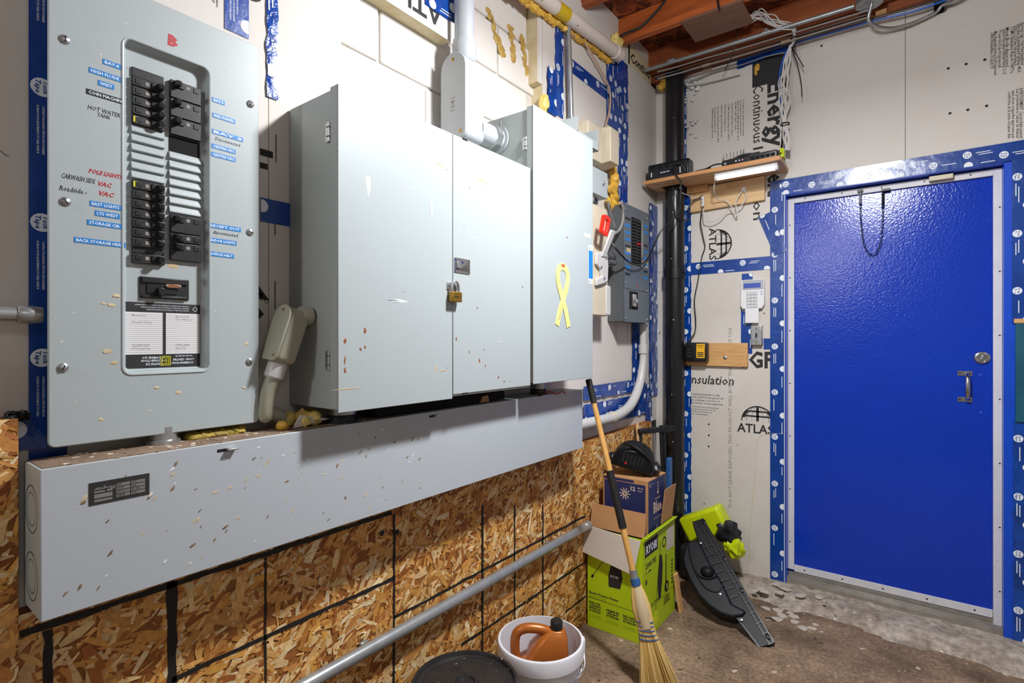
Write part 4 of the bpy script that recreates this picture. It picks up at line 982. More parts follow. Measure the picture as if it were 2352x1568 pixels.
# ============================================================ pipes, conduits and small boxes on the left wall
# ---- thick grey riser with a conduit body into the tall cabinet
cx_, cy_ = .045, 1.375
rs = thing('conduit_riser', 'thick light grey riser pipe with large conduit body above the cabinets', 'conduit', (cx_, cy_, 2.05))
MB().cyl((cx_, cy_, 2.31), (cx_, cy_, 3.12), .0345, 28).build('pipe', 'light_grey', rs)
MB().lathe([(.036, 0), (.0425, .012), (.0425, .06), (.0395, .066), (.0395, .075)], (cx_, cy_, 2.325), Z, 28).build('hub', 'light_grey', rs)
def lbody(o, ax, dp, sd, ln, w, d, mats, par, cov=.004):
    """conduit body: long axis ax, opening cover towards -dp"""
    o, ax, dp, sd = V(o), V(ax), V(dp), V(sd)
    pts = []
    for k in range(9): a = math.pi*k/8; pts.append((w/2*math.cos(a), ln/2-w/2+w/2*math.sin(a)))
    for k in range(4): a = math.pi/2*k/3; pts.append((-w/2+w*.22*(1-math.cos(a)), -ln/2+w*.22*(1-math.sin(a))))
    for k in range(4): a = math.pi/2*k/3; pts.append((w/2-w*.22*(1-math.sin(a)), -ln/2+w*.22*(1-math.cos(a))))
    b = MB().prism(pts, o, sd, ax, dp*d).build('conduit_body', mats[0], par, bevel=min(.012, w*.12), seg=3)
    c = MB().prism([(p*1.03, q*1.02) for p, q in pts], o-dp*.001, sd, ax, -dp*cov).build('body_cover', mats[1], par, bevel=cov*.45)
    for s in (1, -1):
        MB().lathe([(w*.06, 0), (w*.05, .0016), (0, .002)], o-dp*(cov+.0008)+ax*s*(ln/2-w*.2)+(sd*w*.3 if s < 0 else V((0, 0, 0))), -dp, 10).build('cover_screw', 'brass', c)
    return b, c
bo, bc = lbody((cx_-.003, 1.325, 2.19), Z, Y, X, .295, .112, .10, ('light_grey', 'light_grey'), rs)
MB().text('1041', .028, (cx_+.006, 1.3195, 2.14), Z, -X, bold=.01).build('cast_mark', 'print_grey', bc, kind='stuff')
MB().cyl((cx_+.02, 1.41, 2.098), (cx_+.02, NY0-.002, 2.098), .039, 28).build('side_hub', 'light_grey', rs)
MB().lathe([(.041, 0), (.047, .004), (.047, .03), (.041, .034)], (cx_+.02, NY0-.052, 2.098), Y, 8).build('lock_nut', 'galvanised', rs)
MB().lathe([(.052, 0), (.052, .006), (.046, .010)], (cx_+.02, NY0-.008, 2.098), Y, 28).build('bushing', 'light_grey', rs)
MB().box((cx_+.05, NY0-.03, 2.125), (cx_+.056, NY0-.024, 2.155)).build('set_screw', 'steel', rs)
# ---- olive conduit body angled beside the two door cabinet
ol = thing('angled_conduit', 'olive grey conduit elbow fixed to the left side of the wide cabinet', 'conduit', (.10, .70, 1.30))
axd = V((.10, .30, 1)).normalized(); dpd = V((-.10, 1, -.30)).normalized(); sdd = axd.cross(dpd).normalized()
oc = V((.100, .665, 1.378))
lbody(oc, axd, dpd, -sdd if sdd.x < 0 else sdd, .135, .062, .05, ('olive_grey', 'olive_grey'), ol, .005)
MB().cyl(oc+axd*.042+dpd*.02, (.105, CY0-.006, 1.418), .0185, 20).build('side_hub', 'olive_grey', ol)
MB().lathe([(.022, 0), (.0235, .003), (.0235, .026), (.021, .028)], (.105, CY0-.033, 1.418), Y, 20).build('connector', 'olive_grey', ol)
lowp = oc-axd*.062+dpd*.026
MB().lathe([(.018, 0), (.0225, .004), (.0225, .036), (.018, .044)], lowp-axd*.045, axd, 20).build('connector', 'pvc_grey', ol)
q = catmull([lowp-axd*.03, lowp-axd*.08, lowp+V((-.014, -.026, -.13)), (.062, .66, TZ1+.045), (.055, .70, TZ1+.022), (.05, .735, TZ1+.016)], 8)
MB().tube(q, .0168, 16).build('elbow', 'olive_grey', ol)
# ---- long steel conduit low on the strand board
lc_ = thing('steel_conduit', 'long steel conduit running low across the strand board wall', 'conduit', (.066, 1.3, .485))
MB().cyl((.066, .2, .485), (.066, 2.20, .485), .0178, 20).build('pipe', 'emt', lc_)
for y in (.55, 2.18): MB().lathe([(.0178, 0), (.0205, .003), (.0205, .04), (.0178, .043)], (.066, y, .485), Y, 20).build('coupling', 'emt', lc_)
for y in (.95, 1.9): MB().box((.0375, y-.012, .47), (.05, y+.012, .5)).build('strap', 'galvanised', lc_, bevel=.002)
# ---- white pipe under the ceiling
wp = thing('white_pipe', 'speckled white pipe sloping along the wall top with a yellow band', 'pipe', (.05, 1.9, 2.8))
e0, e1 = V((.05, 1.46, 2.759)), V((.05, 2.565, 2.862))
MB().cyl(e0, e1, .031, 24).build('pipe', 'pvc_white', wp)
d_ = (e1-e0).normalized(); MB().lathe([(.031, -.05), (.036, -.046), (.036, .012), (.030, .018)], e1, d_, 24).build('end_collar', 'pvc_white', wp)
a = PA(1288, 18, .05); t = (a.y-e0.y)/(e1.y-e0.y); p = e0.lerp(e1, t); d = (e1-e0).normalized()
MB().lathe([(.0318, -.045), (.0318, .045)], p, d, 24, cap=False).build('yellow_band', 'yellow_band', wp)
mb = MB(); rr = random.Random(2)
for k in range(40):
    t = k/39; p = e0.lerp(e1, .02+.96*t)+V((-.035, 0, -.032))
    mb.blob(p, (rr.uniform(.012, .02), rr.uniform(.014, .03), rr.uniform(.008, .02)), seed=k+100, amp=.6)
tag(mb.build('foam_bead', 'spray_foam'), 'long bead of yellow spray foam along the underside of the white pipe', 'foam')
tag(MB().blob((.012, 2.615, 2.955), (.03, .04, .05), seed=7, amp=.5, sub=3).build('spray_foam', 'spray_foam_pale'), 'bulging yellow foam lump against the near joist end', 'foam')
p = PA(1250, 237, .02); tag(MB().blob(p, (.02, .026, .036), seed=9, amp=.35, sub=3).build('spray_foam', 'spray_foam_pale'), 'egg shaped pale foam lump on top left of tall narrow cabinet', 'foam')
# ---- thin steel riser and cable beside it
p0, p1 = PA(1305, 62, .03), PA(1312, 268, .03)
ts = thing('steel_conduit', 'thin steel riser conduit behind the top of tall narrow cabinet', 'conduit', (.03, p1.y, p1.z-.02))
MB().cyl((.03, p0.y, p0.z+.02), (.03, p1.y, p1.z-.02), .0125, 18).build('pipe', 'emt', ts)
MB().lathe([(.0125, 0), (.017, .002), (.017, .016), (.0125, .018)], (.03, p1.y, p1.z-.02), Z, 18).build('connector', 'galvanised', ts)
q = catmull([PA(px, py, .022) for px, py in ((1312, 78), (1340, 95), (1362, 130), (1385, 170), (1398, 200), (1402, 225), (1399, 260), (1391, 290), (1388, 325))], 6)
tag(MB().tube(q, .0052, 8).build('cable', 'cable_beige'), 'brown cable curving down over the wide blue tape into the tan box', 'cable')
# ---- open grey box on top right of the tall cabinet
gx = .150; ob_ = thing('junction_box', 'open grey steel box peeking over the tall narrow cabinet', 'electrical box', (0, 2.05, 2.1))
g0, g1 = 1.975, 2.16; gz0, gz1 = 2.215, 2.315
MB().box((.002, g0, gz0), (.004, g1, gz1)).box((.004, g0, gz0), (gx, g0+.002, gz1)).box((.004, g1-.002, gz0), (gx, g1, gz1)).box((.004, g0, gz0), (gx, g1, gz0+.002)).box((gx-.002, g0, gz0), (gx, g1, gz0+.04)).build('box_shell', 'grey_paint', ob_)
MB().box((.03, g0+.03, gz0+.003), (.10, g1-.03, gz0+.05)).build('wiring', 'dark_void', ob_)
# ---- tan plastic boxes
def tanbox(label, y0, y1, z0, z1, x1, m, taper=.004, name='utility_box'):
    t = thing(name, label, 'electrical box', (0, (y0+y1)/2, z0))
    L = [[V((.0015, a, b)) for a, b in rrect(y0, y1, z0, z1, .004, 3)], [V((x1, a, b)) for a, b in rrect(y0+taper, y1-taper, z0+taper, z1-taper, .004, 3)]]
    MB().loops(L).build('box_shell', m, t, bevel=.003, ang=30)
    return t
a, b = PA(1403, 288, .10), PA(1426, 372, .10)
tb = tanbox('tan plastic box with slanted lid beside the blue corner tape', a.y, b.y, b.z-.03, a.z+.01, .095, 'beige_plastic', .010)
MB().box((.0015, a.y-.015, a.z), (.02, b.y+.015, a.z+.022)).build('mount_flange', 'beige_plastic', tb, bevel=.004)
a, b = PA(1362, 290, .075), PA(1384, 378, .075)
tanbox('plain beige box half hidden behind tall cabinet edge', a.y-.05, b.y, b.z, a.z+.02, .075, 'beige_plastic', .003)
a, b = PA(1362, 380, .115), PA(1396, 458, .115)
gb = tanbox('pale grey steel box with one round latch', a.y-.05, b.y, b.z, a.z, .115, 'grey_paint', .001)
p = PA(1385, 421, .1155); MB().lathe([(.010, 0), (.010, .004), (.006, .008), (0, .008)], p, X, 16).build('latch_knob', 'steel', gb)
q = PA(1361, 455, .12); MB().box((.1155, q.y-.0, q.z-.012), (.119, q.y+.02, q.z+.008)).build('hasp', 'galvanised', gb, bevel=.001)
MB().box((.005, a.y-.05, b.z-.022), (.08, b.y-.03, b.z-.0005)).build('lower_hub', 'grey_dark_paint', gb, bevel=.004)
mb = MB(); rr = random.Random(4)
for (px, py, s) in ((1403, 372, .02), (1408, 392, .025), (1410, 412, .03), (1408, 432, .03), (1412, 452, .03), (1410, 470, .028), (1398, 462, .02), (1416, 482, .022), (1422, 470, .018)):
    mb.blob(PA(px, py, .03), (s*.8, s, s*1.1), seed=int(px+py), amp=.6)
tag(mb.build('spray_foam', 'spray_foam'), 'column of lumpy yellow foam between grey box and small breaker panel', 'foam')
# ---- safety switch with red grip handle
sx = .105; y0, y1 = 1.98, PA(1399, 700, sx).y; z1_, z0_ = PA(1390, 478, sx).z, PA(1390, 726, sx).z
ss = thing('disconnect_switch', 'beige disconnect switch with red grip handle beside the tall cabinet', 'switch', (0, (y0+y1)/2, z0_))
MB().box((.0015, y0, z0_), (sx, y1-.02, z1_)).build('housing', 'beige_plastic', ss, bevel=.006)
MB().box((.02, y1-.024, z0_+.03), (sx-.02, y1-.004, z1_-.03)).build('back_frame', 'rust_brown', ss)
MB().loops([[V((sx-.03, a, b)) for a, b in rrect(y1-.035, y1+.012, z0_+.005, z0_+.15, .012, 4)], [V((sx+.004, a, b)) for a, b in rrect(y1-.035, y1+.012, z0_+.005, z0_+.15, .012, 4)]]).build('corner_cover', 'pvc_grey', ss, bevel=.004)
p = PA(1386, 610, sx+.012)
mc = MB().prism([(-.07, .05), (-.02, .065), (.035, .06), (.045, .0), (.04, -.07), (.0, -.085), (-.07, -.10), (-.07, -.07), (-.02, -.055), (-.03, -.02), (-.07, .0)], (sx, p.y, p.z), Y, Z, V((.016, 0, 0))).build('lever_bracket', 'pvc_grey', ss, bevel=.003)
for (dy, dz) in ((.02, .04), (-.03, -.01), (.0, -.06)): MB().lathe([(.007, 0), (.007, .003), (0, .004)], (sx+.016, p.y+dy, p.z+dz), X, 12).build('rivet', 'steel', mc)
hd0, hd1 = V((sx+.014, p.y-.01, p.z+.04)), V((sx+.055, p.y+.012, p.z+.165))
MB().obox((hd0+hd1)/2, (hd1-hd0)/2, V((0, .020, 0)), V((.006, 0, -.002))).build('lever_arm', 'pvc_grey', ss, bevel=.004)
g = PA(1389, 518, sx+.06); ax_ = V((.12, .15, 1)).normalized(); sd_ = Y-ax_*Y.dot(ax_); sd_.normalize(); nn = ax_.cross(sd_)
ring = lambda w, h, r: [(a, b) for a, b in rrect(-w, w, -h, h, r, 4)]
lo_, li_ = ring(.033, .044, .012), ring(.017, .028, .006)
rg = MB(); mkp = lambda L, e: [g+sd_*a+ax_*b+nn*e for a, b in L]
rg.loops([mkp(lo_, -.008), mkp(lo_, .008), mkp(li_, .008), mkp(li_, -.008), mkp(lo_, -.008)], False, False)
rg.build('red_grip', 'red_plastic', ss, bevel=.002)
for (px, py, r) in ((1404, 589, .022), (1406, 603, .018)): c = PA(px, py, .07); MB().cyl(c+V((0, -.05, 0)), c+V((0, .01, 0)), r*.9, 18).lathe([(r*.7, 0), (r*.7, .02), (r*.4, .03)], c+V((0, .01, 0)), Y, 14).build('cable_gland', 'grey_box_side', ss)
for (px, py) in ((1398, 537), (1396, 553)): c = PA(px, py, .09); MB().lathe([(.018, 0), (.018, .02), (.012, .025), (.012, .05)], c+V((0, -.03, 0)), Y, 14).build('cable_gland', 'black_plastic', ss)
# flexible conduit loops from the foam to the switch
mf = MB(); q = catmull([PA(px, py, .07) for px, py in ((1396, 462), (1399, 480), (1405, 500), (1412, 520), (1418, 528))], 8); mf.tube(q, .007, 10)
tag(mf.build('flexible_conduit', 'galvanised'), 'short flexible metal conduit dropping behind the red grip', 'conduit')
q = catmull([PA(px, py, .09) for px, py in ((1428, 466), (1432, 485), (1430, 508), (1423, 527), (1412, 536), (1400, 540))], 8)
tag(MB().tube(q, .008, 10).build('cable', 'cable_grey'), 'thick grey cable looping from foam to the switch gland', 'cable')
# ---- small breaker panel
qx = .10; qy0, qy1 = 2.535, 2.855; qz0, qz1 = 1.453, 2.068
sp_ = thing('breaker_panel', 'small blue grey breaker panel near the black corner pipe', 'breaker panel', (0, (qy0+qy1)/2, qz0))
MB().box((.004, qy0+.004, qz0+.003), (qx-.002, qy1-.004, qz1-.003)).build('enclosure', 'grey_box_side', sp_, bevel=.002)
zsplit = PA(1435, 662, qx).z
MB().box((qx-.002, qy0, zsplit+.001), (qx, qy1, qz1)).build('upper_cover', 'grey_dark_paint', sp_, bevel=.001)
MB().box((qx-.002, qy0, qz0), (qx, qy1, zsplit-.001)).build('lower_cover', 'grey_dark_paint', sp_, bevel=.001)
w0, w1 = PA(1450, 550, qx).y, PA(1475, 550, qx).y; v1, v0 = PA(1450, 497, qx).z, PA(1450, 607, qx).z
wn = MB().box((qx, w0, v0), (qx+.0008, w1, v1)).build('breaker_opening', 'dark_void', sp_)
for c in range(2):
    yy0 = w0+(w1-w0)*(.06+.42*c); yy1 = yy0+(w1-w0)*.36
    for k in range(14):
        z = v1-.012-k*(v1-v0-.02)/14
        MB().box((qx+.0008, yy0, z-.011), (qx+.006, yy1, z)).box((qx+.006, (yy0+yy1)/2-.008, z-.009), (qx+.013, (yy0+yy1)/2+.008, z-.003)).build('breaker', 'marker_red' if (c == 1 and k == 7) else 'black_breaker', sp_)
MB().box((qx+.0008, w1-.018, v0), (qx+.004, w1, v1)).build('opening_rail', 'steel', sp_)
for i in range(9):
    z = v1-.02-i*.036
    for (c0, c1) in ((w0-.075, w0-.012), (w1+.02, w1+.07)):
        if c0 > w1 and i in (2,): continue
        MB().box((qx, c0, z-.007), (qx+.0007, c1, z+.007)).build('label_strip', 'label_blue' if (i + (c0 > w1)) % 4 else 'black_plastic', sp_)
for (px, py) in ((1443, 575), (1483, 607)): p = PA(px, py, qx); MB().box((qx, p.y-.02, p.z-.018), (qx+.0006, p.y+.03, p.z+.018)).build('masking_tape', 'tan_smear', sp_)
p = PA(1454, 691, qx)
mb_ = MB().box((qx, p.y-.045, p.z-.045), (qx+.001, p.y+.06, p.z+.05)).build('main_opening', 'dark_void', sp_, label='main breaker in a square opening')
MB().box((qx+.001, p.y-.02, p.z-.03), (qx+.012, p.y+.02, p.z+.035)).box((qx+.012, p.y-.01, p.z-.012), (qx+.024, p.y+.012, p.z+.008)).build('main_toggle', 'steel', mb_, bevel=.002)
for (dy, dz) in ((.015, .02), (.29, .02), (.015, .585), (.29, .585), (.015, .205), (.30, .18)): MB().lathe([(.007, 0), (.006, .003), (0, .004)], (qx, qy0+dy, qz0+dz), X, 10).build('screw', 'steel', sp_)
p = PA(1464, 655, qx); MB().prism([(-.006, -.012), (.006, -.012), (0, .012)], p, Y, Z, V((.0005, 0, 0))).build('red_mark', 'marker_red', sp_)
for (z, r) in ((qz0+.06, .035), (qz0+.33, .02)): MB().annulus((.05, qy0+.0032, z), X, Z, r-.001, r, 20).build('knockout', 'grey_dark_paint', sp_)
# ---- white conduit from under the small panel bending back to the wireway
wcz = thing('white_conduit', 'white plastic conduit bending from wireway up to the small panel', 'conduit', (.045, 2.4, .97))
cpx = [(1476, 748), (1477, 800), (1476, 838), (1468, 885), (1448, 930), (1415, 955), (1385, 964), (1340, 973)]
q = [PA(px, py, .048) for px, py in cpx]; q[0].z = qz0-.001; q[-1].y = TY1+.001
qq = catmull(q, 7); n_ = len(qq)
MB().tube(qq, [.020+(.026-.020)*min(1, max(0, (i/n_-.2)/.3)) for i in range(n_)], 16).build('pipe', 'pvc_grey', wcz)
p = PA(1477, 800, .048); MB().lathe([(.021, 0), (.026, .002), (.026, .05), (.021, .052)], p+V((0, 0, -.03)), Z, 18).build('coupling', 'pvc_grey', wcz)
p = PA(1404, 959, .048); MB().lathe([(.027, 0), (.0305, .002), (.0305, .016), (.027, .018)], p, V((0, 1, .2)), 18).build('coupling', 'beige_plastic', wcz)
p = PA(1470, 748, .048); MB().lathe([(.028, 0), (.028, .016), (.02, .018)], (p.x, q[0].y, qz0-.02), Z, 14).build('locknut', 'galvanised', wcz)
# ---- black drain pipe in the corner
bp_ = thing('drain_pipe', 'black plastic drain pipe standing in the corner', 'pipe', (.146, 3.13, 0))
MB().cyl((.146, 3.13, 0), (.146, 3.13, 2.955), .056, 32).build('pipe', 'abs_pipe', bp_)
MB().lathe([(.056, 0), (.062, .003), (.062, .07), (.056, .073)], (.146, 3.13, 1.72), Z, 32).build('coupling', 'abs_pipe', bp_)
mb = MB()
for k in range(6): mb.blob((.06+.012*k, 3.14-.004*k, 2.90+.012*(k % 3)), (.025, .03, .02), seed=k+200, amp=.6)
tag(mb.build('spray_foam', 'spray_foam'), 'yellow foam stuffed left of the black corner pipe top', 'foam')
mb = MB(); rr = random.Random(8)
for k in range(26): mb.blob((.225+rr.uniform(-.03, .05), LB-.012+rr.uniform(-.015, .004), 2.86+rr.gauss(0, .03)-(.22 if k > 15 else 0)), rr.uniform(.006, .013), seed=k, amp=.9, sub=1)
tag(mb.build('fibre_tuft', 'white_plastic'), 'white fluffy fibre tufts stuck right of the black corner pipe top', 'fibre')['kind'] = 'stuff'
# strap round the drain pipe by the leaning frame
# block of foam and printed offcut where the ceiling conduit meets the left wall
ofc = MB().box((-.03, 2.80, 2.928), (-.002, 3.12, 3.05)).build('foam_offcut', ['foam_edge'], None)
tag(ofc, 'printed foam offcut standing above the left wall at the corner', 'offcut')
MB().text('Continu', .075, (-.0014, 2.83, 2.955), Y, Z, bold=.03, fit=.27).box((-.0018, 2.80, 2.93), (-.0014, 2.82, 3.04)).build('offcut_print', 'print_black', ofc, kind='stuff')
# ============================================================ shelf corner on the back wall
# shelf plank with rail beneath
z_s = PB(1790, 372, 2.96).z
SH0 = PB(1467, 424, 2.95); SH1 = PB(1793, 362, 2.95)
sx0, sx1 = .028, .752; sy0 = 2.945
shz = 2.268
sh = thing('wall_shelf', 'plywood shelf board fixed across the corner above the keypad', 'shelf', ((sx0+sx1)/2, LB, shz))
mb = MB(); poly = [(sx0, sy0), (sx1, sy0), (sx1+.004, sy0+.06), (sx1-.004, LB-.003), (.21, LB-.003), (.21, 3.06), (.085, 3.06), (.085, 3.18), (sx0, 3.18)]
mb.prism(poly, (0, 0, shz), X, Y, Z*.020); mb.build('shelf_board', 'shelf_wood', sh, bevel=.001)
for k in range(3): MB().box((sx0, sy0-.0008, shz+.002+k*.0062), (sx1, sy0-.0001, shz+.0066+k*.0062)).build('ply_layer', 'shelf_edge', sh)
a, b = PB(1586, 440, LB-.02), PB(1757, 400, LB-.02); zt_ = 2.260; zb_ = 2.125
ra = MB(); ra.obox(((a.x+b.x)/2, LB-.0135, (zt_+zb_)/2), V(((b.x-a.x)/2, 0, .006)), V((0, .0125, 0)), V((0, 0, (zt_-zb_)/2))); ra.build('support_rail', 'pine_pale', sh, bevel=.003)
MB().box((.21, LB-.05, shz-.04), (.33, LB-.0145, shz-.0005)).build('support_cleat', 'pine', sh, bevel=.002)
p = PB(1612, 452, LB-.027); MB().lathe([(.010, 0), (.009, .002), (.004, .0025), (0, .001)], p, -Y, 14).build('knot', 'plywood_brown', sh)
# LED tube light under the shelf
lx0, lx1 = PB(1642, 410, 2.99).x, .735; lz = shz-.0175
lt = thing('tube_light', 'lit white tube light under the shelf edge', 'lamp', ((lx0+lx1)/2, 2.99, lz-.016))
MB().box((lx0, 2.975, lz+.004), (lx1, 3.02, lz+.0170)).build('lamp_base', 'white_plastic', lt, bevel=.003)
MB().cyl((lx0+.01, 2.995, lz-.006), (lx1-.01, 2.995, lz-.006), .0135, 16).build('tube', 'led_tube', lt)
for x in (lx0, lx1-.012): MB().cyl((x, 2.995, lz-.006), (x+.012, 2.995, lz-.006), .015, 16).build('end_cap', 'white_plastic', lt)
# surge box on the left end of the shelf
p0 = PB(1490, 405, 2.98); zz = shz+.0205
ups = thing('battery_backup', 'black battery backup power box on the left end of the shelf', 'power box', (.14, 3.0, zz))
MB().box((.045, 2.965, zz), (.285, 3.05, zz+.085)).build('case', 'black_plastic', ups, bevel=.006)
MB().box((.047, 2.968, zz+.085), (.283, 3.05, zz+.092)).build('outlet_panel', 'charcoal_plastic', ups, bevel=.003)
for k in range(5):
    o = MB().box((.062+k*.042, 2.9635, zz+.058), (.092+k*.042, 2.965, zz+.082)).build('outlet', 'charcoal_plastic', ups, bevel=.001)
    for s in (-.006, .006): MB().box((.077+k*.042+s-.0012, 2.963, zz+.066), (.077+k*.042+s+.0012, 2.9634, zz+.076)).build('outlet_slot', 'dark_void', o)
MB().box((.11, 2.9638, zz+.022), (.20, 2.9649, zz+.048)).build('badge', 'charcoal_plastic', ups)
MB().text('BACK-UPS', .012, (.122, 2.9634, zz+.032), X, Z, bold=.02).box((.065, 2.9634, zz+.02), (.071, 2.9644, zz+.045)).box((.235, 2.9634, zz+.015), (.24, 2.9644, zz+.05)).build('badge_print', 'print_white', ups, kind='stuff')
# modem / switch on the right end
rx0 = .462
rt_ = thing('network_box', 'flat black network box on the right end of the shelf', 'router', (.5, 3.02, zz))
mb = MB(); L = [[V((x, y, zz+.001)) for x, y in rrect(rx0, .742, 2.965, 3.13, .012, 3)], [V((x, y, zz+.034)) for x, y in rrect(rx0, .742, 2.965, 3.13, .012, 3)], [V((x, y, zz+.046)) for x, y in rrect(rx0+.06, .732, 2.985, 3.12, .012, 3)]]
mb.loops(L).build('case', 'black_plastic', rt_, bevel=.002)
MB().lathe([(.075, 0), (.073, .010), (.05, .022), (.0, .026)], (.57, 3.06, zz+.044), Z, 24).build('dome', 'black_plastic', rt_)
for k, (x, m) in enumerate(((.535, 'led_dot'), (.552, 'led_dot'), (.568, 'led_pink'))): MB().box((x, 2.9640, zz+.018), (x+.0045, 2.9652, zz+.022)).build('indicator', m, rt_)
MB().annulus((rx0+.02, 2.9645, zz+.016), X, Z, .004, .006, 14).build('power_mark', 'print_white', rt_)
for k in range(5): MB().box((.61+k*.024, 2.9642, zz+.010), (.63+k*.024, 2.9652, zz+.026)).build('port', 'dark_void', rt_)
tag(MB().box((.737, 3.02, zz+.012), (.757, 3.07, zz+.06)).box((.741, 3.0, zz+.03), (.752, 3.08, zz+.054)).build('cable_clip', 'lime_bag', bevel=.004), 'bright lime cable connector at the network box corner', 'connector')
# loose black leads on the shelf
for i, pts in enumerate(([(.29, 3.0, zz+.01), (.33, 2.985, zz+.012), (.37, 3.0, zz+.02), (.42, 2.99, zz+.03), (rx0+.01, 2.99, zz+.025)], [(.30, 3.02, zz+.006), (.34, 3.03, zz+.02), (.37, 2.99, zz+.007), (.40, 2.98, zz+.012), (.38, 3.03, zz+.01)])):
    tag(MB().tube(catmull(pts, 6), .004, 8).build('power_lead', 'cable_black'), ('black lead running from battery backup to the network box', 'black lead coiled on the shelf middle')[i], 'cable')
# leads hanging down from the battery backup
def lead(label, pts, r, m, y=None, name='power_lead'):
    q = []
    for p in pts: q.append(V(p) if len(p) == 3 and abs(p[0]) < 20 else PB(p[0], p[1], p[2]))
    return tag(MB().tube(catmull(q, 6), r, 8).build(name, m), label, 'cable')
lead('grey power lead arched over the battery backup front', [(1575, 395, 2.955), (1565, 378, 2.95), (1548, 378, 2.94), (1553, 402, 2.93), (1564, 420, 2.93), (1563, 455, 2.93), (1562, 480, 2.94), (1545, 505, 2.94), (1522, 525, 2.93), (1508, 550, 2.90), (1500, 570, 2.86), (1490, 590, 2.8), (1478, 604, 2.72), (1462, 608, 2.62), (1440, 598, 2.5), (1418, 575, 2.42), (1404, 556, 2.4)], .0048, 'cable_black')
lead('thin white lead from battery backup to the plug', [(1562, 430, 2.935), (1566, 442, 3.0), (1580, 448, 3.1), (1600, 455, 3.16)], .0028, 'cable_white')
lead('black lead hanging in a loop left of the plug', [(1545, 452, 3.05), (1552, 490, 3.05), (1562, 500, 3.06), (1580, 507, 3.1), (1583, 495, 3.12), (1580, 480, 3.14), (1592, 462, 3.15), (1612, 452, 3.155)], .0036, 'cable_black')
# in-line plug and white cords on the rail
p = PB(1614, 462, LB-.05)
pg = thing('inline_plug', 'small white inline plug hanging at the shelf rail', 'plug', p)
MB().box((p.x-.008, p.y-.008, p.z-.03), (p.x+.008, p.y+.012, p.z+.028)).build('plug_body', 'white_plastic', pg, bevel=.004)
for k in range(3): MB().box((p.x-.004, p.y-.0095, p.z-.018+k*.012), (p.x+.004, p.y-.008, p.z-.011+k*.012)).build('plug_slot', 'print_grey', pg)
lead('white cord swooping from the tube light to the rail socket', [(1642, 415, 3.02), (1640, 440, 3.05), (1650, 458, 3.14), (1668, 460, 3.15), (1680, 475, 3.15), (1692, 495, 3.15), (1693, 486, 3.15), (1690, 470, 3.15), (1694, 455, 3.15), (1708, 435, 3.16)], .0028, 'cable_white')
lead('white cord drooping from the inline plug to the rail socket', [(1616, 480, 3.145), (1618, 505, 3.15), (1635, 509, 3.15), (1655, 500, 3.15), (1672, 482, 3.15), (1690, 480, 3.15), (1706, 468, 3.15), (1714, 450, 3.155), (1711, 437, 3.16)], .0028, 'cable_white')
p = PB(1709, 435, LB-.028); tag(MB().lathe([(.014, 0), (.014, .006), (.006, .008), (.006, .02)], p, -Y, 16).build('cord_socket', 'white_plastic'), 'round white cord socket on the shelf rail', 'socket')
lead('long black charger lead winding down the wall beside the tape', [(1612, 478, 3.145), (1611, 495, 3.15), (1609, 512, 3.17), (1615, 545, 3.18), (1619, 567, 3.185), (1612, 590, 3.185), (1607, 620, 3.185), (1602, 650, 3.185), (1595, 690, 3.185), (1598, 740, 3.185), (1595, 765, 3.18), (1584, 780, 3.17), (1580, 790, 3.15)], .0035, 'cable_black')
# ---- charger on a wood block
a, b = PB(1573, 787, LB-.02), PB(1717, 843, LB-.02)
wbk = tag(MB().box((a.x, LB-.021, b.z), (b.x, LB-.0008, a.z)).build('wood_block', 'pine', bevel=.003), 'small pine board screwed to the wall holding the charger', 'board')
p = PB(1666, 821, LB-.021); MB().lathe([(.011, 0), (.011, .002), (.007, .005), (.0, .006)], p, -Y, 16).build('washer_screw', 'steel', wbk)
a, b = PB(1567, 786, LB-.05), PB(1626, 830, LB-.05)
a.x = max(a.x, .206)
cg_ = thing('battery_charger', 'black and yellow tool battery charger on the pine board', 'charger', ((a.x+b.x)/2, LB-.04, b.z))
MB().box((a.x, LB-.075, b.z), (b.x, LB-.0215, a.z)).build('case', 'black_plastic', cg_, bevel=.010, seg=3)
MB().box((a.x+.012, LB-.083, b.z+.012), (a.x+.055, LB-.072, a.z-.012)).build('battery_dock', 'charcoal_plastic', cg_, bevel=.004)
for k in range(3): MB().box((a.x+.02, LB-.086, b.z+.025+k*.02), (a.x+.05, LB-.083, b.z+.034+k*.02)).build('dock_rib', 'black_plastic', cg_)
yl = MB().box((a.x+.07, LB-.077, b.z+.02), (a.x+.118, LB-.0745, a.z-.008)).build('yellow_label', 'yellow_label', cg_, bevel=.001)
ty = MB(); ty.text('DEWALT', .011, (a.x+.074, LB-.0772, a.z-.022), X, Z, bold=.03, fit=.04)
ty.text('20V MAX', .007, (a.x+.078, LB-.0772, a.z-.032), X, Z, bold=.02, fit=.03)
for k in range(3): ty.box((a.x+.076, LB-.0773, b.z+.028+k*.010), (a.x+.112, LB-.0771, b.z+.034+k*.010))
ty.build('label_print', 'print_black', yl, kind='stuff')
